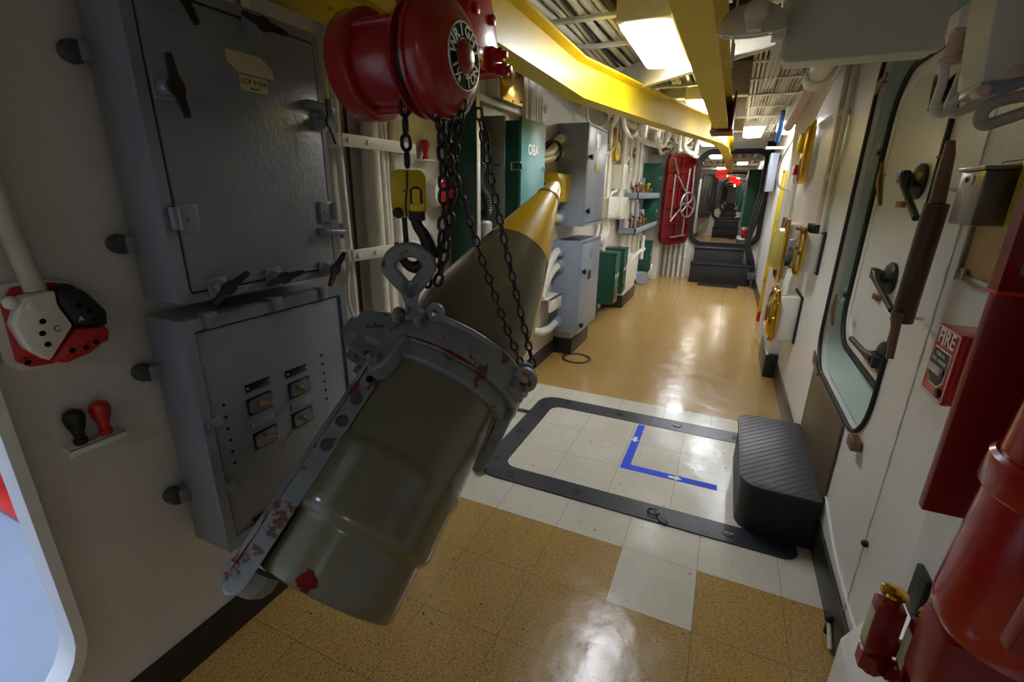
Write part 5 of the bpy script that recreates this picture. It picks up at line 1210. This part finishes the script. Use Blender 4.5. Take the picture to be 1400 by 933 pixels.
# red cabinet
rc = thing('red_cabinet', 'dark red cabinet with a glazed upper door at the right edge', 'cabinet', (.45, .96, .965))
obj('body', box(.380, RW-.002, .925, .945, .945, 1.335, .003), REDD, rc)
obj('window_frame', MB().plate([(x, .920, z) for x, z in rrect(.379, RW-.002, 1.337, 1.75, .004, 2)], [[(x, .920, z) for x, z in rrect(.397, RW-.02, 1.36, 1.72, .004, 2)]], (0, .028, 0)), REDD, rc)
obj('pane', box(.395, RW-.018, .933, .937, 1.363, 1.722), GREYL, rc)
obj('ledge', box(.376, RW-.002, .913, .95, 1.331, 1.338, .002), RED, rc)
obj('wall_bracket', box(.48, RW-.001, .946, .99, 1.0, 1.03, .003).box(.48, RW-.001, .946, .99, 1.28, 1.31, .003), REDD, rc)
# wall edge and lower recess
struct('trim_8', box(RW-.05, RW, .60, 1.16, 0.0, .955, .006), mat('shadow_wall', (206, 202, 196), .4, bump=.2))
tag(obj('recess_shade_strip', box(RW-.062, RW-.049, 1.04, 1.10, .60, .72, .004), BLACKW), 'dark strip painting the recess shade on the wall behind the red valves', 'strip')  # shade of the wall recess drawn as a thin raised black strip
# fire extinguisher bottle
tk = thing('red_cylinder', 'large glossy red cylinder standing at the right edge', 'cylinder', (.42, .74, .86))
TC = V((.436, .745, 0)); tr_ = .086
obj('bottle', MB().lathe([(0, 0), (0, .05), (.008, .074), (.025, .083), (.05, tr_), (.26, tr_), (.50, tr_)], TC+V((0, 0, .865)), (0.07, -.0, 1), 48), REDT, tk)
obj('neck_collar', MB().lathe([(0, tr_), (.0, tr_+.006), (.004, tr_+.009), (.045, tr_+.009), (.05, tr_+.004), (.05, tr_)], TC+V((.016, 0, 1.095)), (0.07, -.0, 1), 48, cap=False), REDT, tk)
tag(obj('red_bracket', MB().prism([V((.352, .585, .985)), V((.46, .585, .965)), V((.46, .585, 1.15)), V((.362, .585, 1.12))], (0, .02, 0), .002), REDD), 'dark red flat plate in front of the red cylinder at the lower right', 'plate')
# valves
def rvalve(dx, dy, lab, knob=True):
    t = thing('red_valve', lab, 'valve', (.36+dx, .9+dy, .6))
    c = V((.372+dx, .90+dy, 0))
    def z(h): return c+V((0, 0, h))
    bd_ = obj('body', box(c.x-.022, c.x+.022, c.y-.018, c.y+.02, .64, .755, .005), REDD, t)
    obj('label_plate', box(c.x-.0235, c.x-.0215, c.y-.013, c.y+.015, .655, .735, .001), PAPER, bd_)
    obj('neck', MB().cyl(z(.75), z(.768), .013, None, 14), REDD, t)
    obj('brass_knob', MB().lathe([(0, 0), (0, .010), (.006, .018), (.012, .0215), (.017, .020), (.021, .010), (.022, 0)], z(.766), (0, 0, 1), 28), BRASS, t)
    obj('hex_nut', MB().lathe([(0, 0), (0, .026), (.034, .026), (.038, .02), (.038, 0)], z(.60), (0, 0, 1), 6), REDD, t)
    obj('stem', MB().cyl(z(.585), z(.60), .009, None, 10), REDD, t)
    obj('link_pipe', MB().cyl(c+V((0, 0, .66)), c+V((.09, 0, .66)), .017, None, 14).cyl(c+V((.02, -.01, .615)), c+V((.1, -.01, .605)), .02, None, 14), REDD, t)
rvalve(0, 0, 'red valve with a brass mushroom knob at the lower right')
rvalve(.047, -.035, 'second red valve half hidden behind the red cylinder foot')
tag(obj('valve_manifold', MB().cyl((.36, .80, .60), (.53, .84, .58), .035, None, 18, .004).cyl((.40, .78, .66), (.53, .80, .66), .04, None, 18, .004).box(.38, .53, .74, .83, .70, .84, .01), REDD), 'dark red pipework under the red cylinder', 'manifold')
tag(obj('foundation_block', MB().prism([(.35, 1.0, .55), (RW-.05, 1.14, .62), (RW-.05, .5, .62), (.35, .5, .5)], (0, 0, -.5), .006), WPAINT), 'white painted foundation block below the red valves', 'block')
sv = thing('door_hook', 'small black hook with a white rod low on the right wall', 'hook', (.51, 1.56, 0.05))
q0 = PX(.51, 1126, 893); 
obj('knob', MB().sphere((.515, 1.60, .06), .014, 12), BLACKW, sv)
obj('rod', MB().tube([V((.515, 1.60, .055)), V((.515, 1.52, -.0+.012))], .007, 8), WPAINT, sv)
obj('stem', MB().cyl((.515, 1.60, .0), (.515, 1.60, .06), .007, None, 8), BLACKW, sv)

# ================================================================ RIGHT WALL, MIDDLE
yp = tag(obj('yellow_pipe', MB().cyl((.50, 6.2, .12), (.50, 6.2, 1.72), .028, None, 16, .002), YELD), 'yellow upright pipe on the right wall beyond the brass boxes', 'pipe')
tag(obj('red_pipe_foot', MB().cyl((.50, 6.2, .0), (.50, 6.2, .118), .028, None, 16, .001), RED), 'short red foot of the yellow upright pipe', 'pipe')
struct('trim_9', box(.455, RW, 4.25, 4.75, 0, .6, .01), WALL)
struct('baseboard_right_block', box(.44, RW, 4.2, 4.8, 0, .2, .004), BASEB)
def brassbox(y0, y1, x0, z0, z1, lab, octo):
    t = thing('brass_front_box', lab, 'box', ((x0+RW)/2, (y0+y1)/2, z0))
    obj('case', box(x0+.02, RW-.01, y0, y1, z0, z1, .012), WPAINT, t)
    obj('back_plate', box(RW-.012, RW-.001, y0-.02, y1+.02, z0-.01, z1+.01, .002), RUBBER, t)
    zc_, yc_ = (z0+z1)/2, (y0+y1)/2; hz, hy = (z1-z0)/2+.03, (y1-y0)/2+.03
    rim = obj('brass_frame', MB().prism([(x0+.02, yc_+a*hy, zc_+b*hz) for a, b in ((-1, -.6), (-.6, -1), (.6, -1), (1, -.6), (1, .6), (.6, 1), (-.6, 1), (-1, .6))], (-.02, 0, 0), .005), BRASS, t)
    if octo:
        obj('brass_cover', MB().loops([[V((x0-d, yc_+a*hy*s_, zc_+b*hz*s_)) for a, b in ((-1, -.6), (-.6, -1), (.6, -1), (1, -.6), (1, .6), (.6, 1), (-.6, 1), (-1, .6))] for d, s_ in ((0, .9), (.014, .86), (.034, .62))]), BRASS, rim)
        obj('dial', MB().cyl((x0-.034, yc_, zc_), (x0-.046, yc_, zc_), hz*.35, hz*.3, 20), BRASSD, rim)
    for a, b in ((-.8, -.85), (-.8, .85), (.8, -.85), (.8, .85), (-1, 0), (1, 0)):
        obj('thumb_screw', MB().cyl((x0, yc_+a*hy, zc_+b*hz), (x0-.018, yc_+a*hy, zc_+b*hz), .01, None, 8), BRASS, rim)
    return t
brassbox(3.62, 3.95, .385, .49, .80, 'lower white box with faceted brass front on the right wall', True)
brassbox(3.30, 3.55, .42, 1.02, 1.25, 'white box with narrow brass frame above the faceted one', False)
bd2 = thing('brass_dome_box', 'tall brass box with pale domed glass on the right wall', 'box', (.42, 4.4, 1.0))
obj('case', box(.44, RW-.001, 4.25, 4.65, .82, 1.25, .01), WPAINT, bd2)
obj('brass_frame', MB().prism([(.44, y, z) for y, z in rrect(4.2, 4.7, .79, 1.29, .06, 5)], (-.02, 0, 0), .006), BRASS, bd2)
obj('dome', MB().lathe([(0, .17), (.03, .165), (.06, .13), (.075, .07), (.078, 0)], (.42, 4.45, 1.04), (-1, 0, 0), 30), mat('pale_yellow_dome', (206, 196, 90), .3, coat=.4), bd2)
for i, (y, z) in enumerate(((3.95, 1.12), (4.0, 1.0), (3.9, 1.05))):
    tag(obj('dark_fitting', MB().cyl((.50, y, z), (.42, y, z), .045, .04, 16, .004), [GREYP, BLACK, GREYD][i]), 'small round fitting between the brass boxes, %s' % ('grey upper one', 'black lower one', 'dark middle one')[i], 'fitting')
for i, (y, x) in enumerate(((3.68, .43), (3.78, .45), (3.86, .44))):
    opipe([(x, y, .80), (x+.01, y+.03, .90), (x+.04, y+.1, 1.0), (x+.07, y+.1, 1.1)], .018, WPAINT, 'short white cable rising from the lower brass fronted box', 'box_cable', 10, 'cables on the lower brass fronted box')
opipe([(.505, 3.40, 1.255), (.505, 3.42, 1.5), (.50, 3.40, 1.85), (.49, 3.42, 2.4)], .024, PINKW, 'pale pink conduit rising above the white boxes on the right', 'conduit')
opipe([(.51, 3.33, 1.255), (.51, 3.34, 1.5), (.51, 3.36, 1.9), (.51, 3.36, 2.4)], .014, WPAINT, 'slim white conduit beside the pink one on the right wall', 'conduit')
for i, y in enumerate((3.34, 3.42, 3.5)):
    tag(obj('black_plug', MB().cyl((.48, y, 1.25), (.48, y, 1.30), .024, None, 12, .003), BLACK), 'black cable plug on top of the upper white box', 'plug', 'black plugs on the upper white box')
for z in (1.9, 1.55): tag(obj('pipe_clamp', box(.47, RW, 3.37, 3.46, z, z+.03, .004), WPAINT), 'white clamp on the pink conduit, %s one' % ('upper' if z > 1.7 else 'lower'), 'clamp')
vg = thing('brass_gauge', 'long brass and yellow fitting high on the right wall with a red tag', 'fitting', (.47, 4.6, 1.7))
obj('brass_body', MB().prism([(.50, y, z) for y, z in rrect(4.35, 4.85, 1.55, 2.02, .12, 6)], (-.05, 0, 0), .01), BRASS, vg)
obj('yellow_body', MB().cyl((.45, 4.55, 1.78), (.45, 4.55, 1.92), .045, .035, 18, .01), YEL, vg)
obj('red_tag', box(.43, .452, 4.62, 4.72, 1.62, 1.70, .003), RED, vg)
for i in range(4):
    opipe([(.49-.012*i, 5.0+.09*i, .02), (.49-.012*i, 5.0+.09*i, .9), (.49-.012*i, 4.98+.09*i, 1.6), (.47-.012*i, 4.9+.09*i, 2.2)], .02, WPAINT, 'white conduit running up the right wall by the domed brass box', 'conduit', 10, 'conduits by the domed brass box')
tag(obj('cross_bar', box(.30, RW, 7.0, 7.04, 2.0, 2.03, .003), CREAMP), 'cream bar crossing to the right wall near the far doorway', 'bar')
tag(obj('hanging_box', box(.40, .50, 7.6, 7.9, 1.5, 2.0, .01), GREYL), 'grey box hanging on the right wall before the far doorway', 'box')
SC.view_settings.view_transform = 'Standard'; SC.view_settings.look = 'None'
SC.view_settings.gamma = 1; SC.view_settings.use_curve_mapping = False
SC.view_settings.exposure = 1.05
w = bpy.data.worlds.new('world'); SC.world = w; w.use_nodes = True
w.node_tree.nodes['Background'].inputs[0].default_value = (.05, .05, .05, 1); w.node_tree.nodes['Background'].inputs[1].default_value = .2
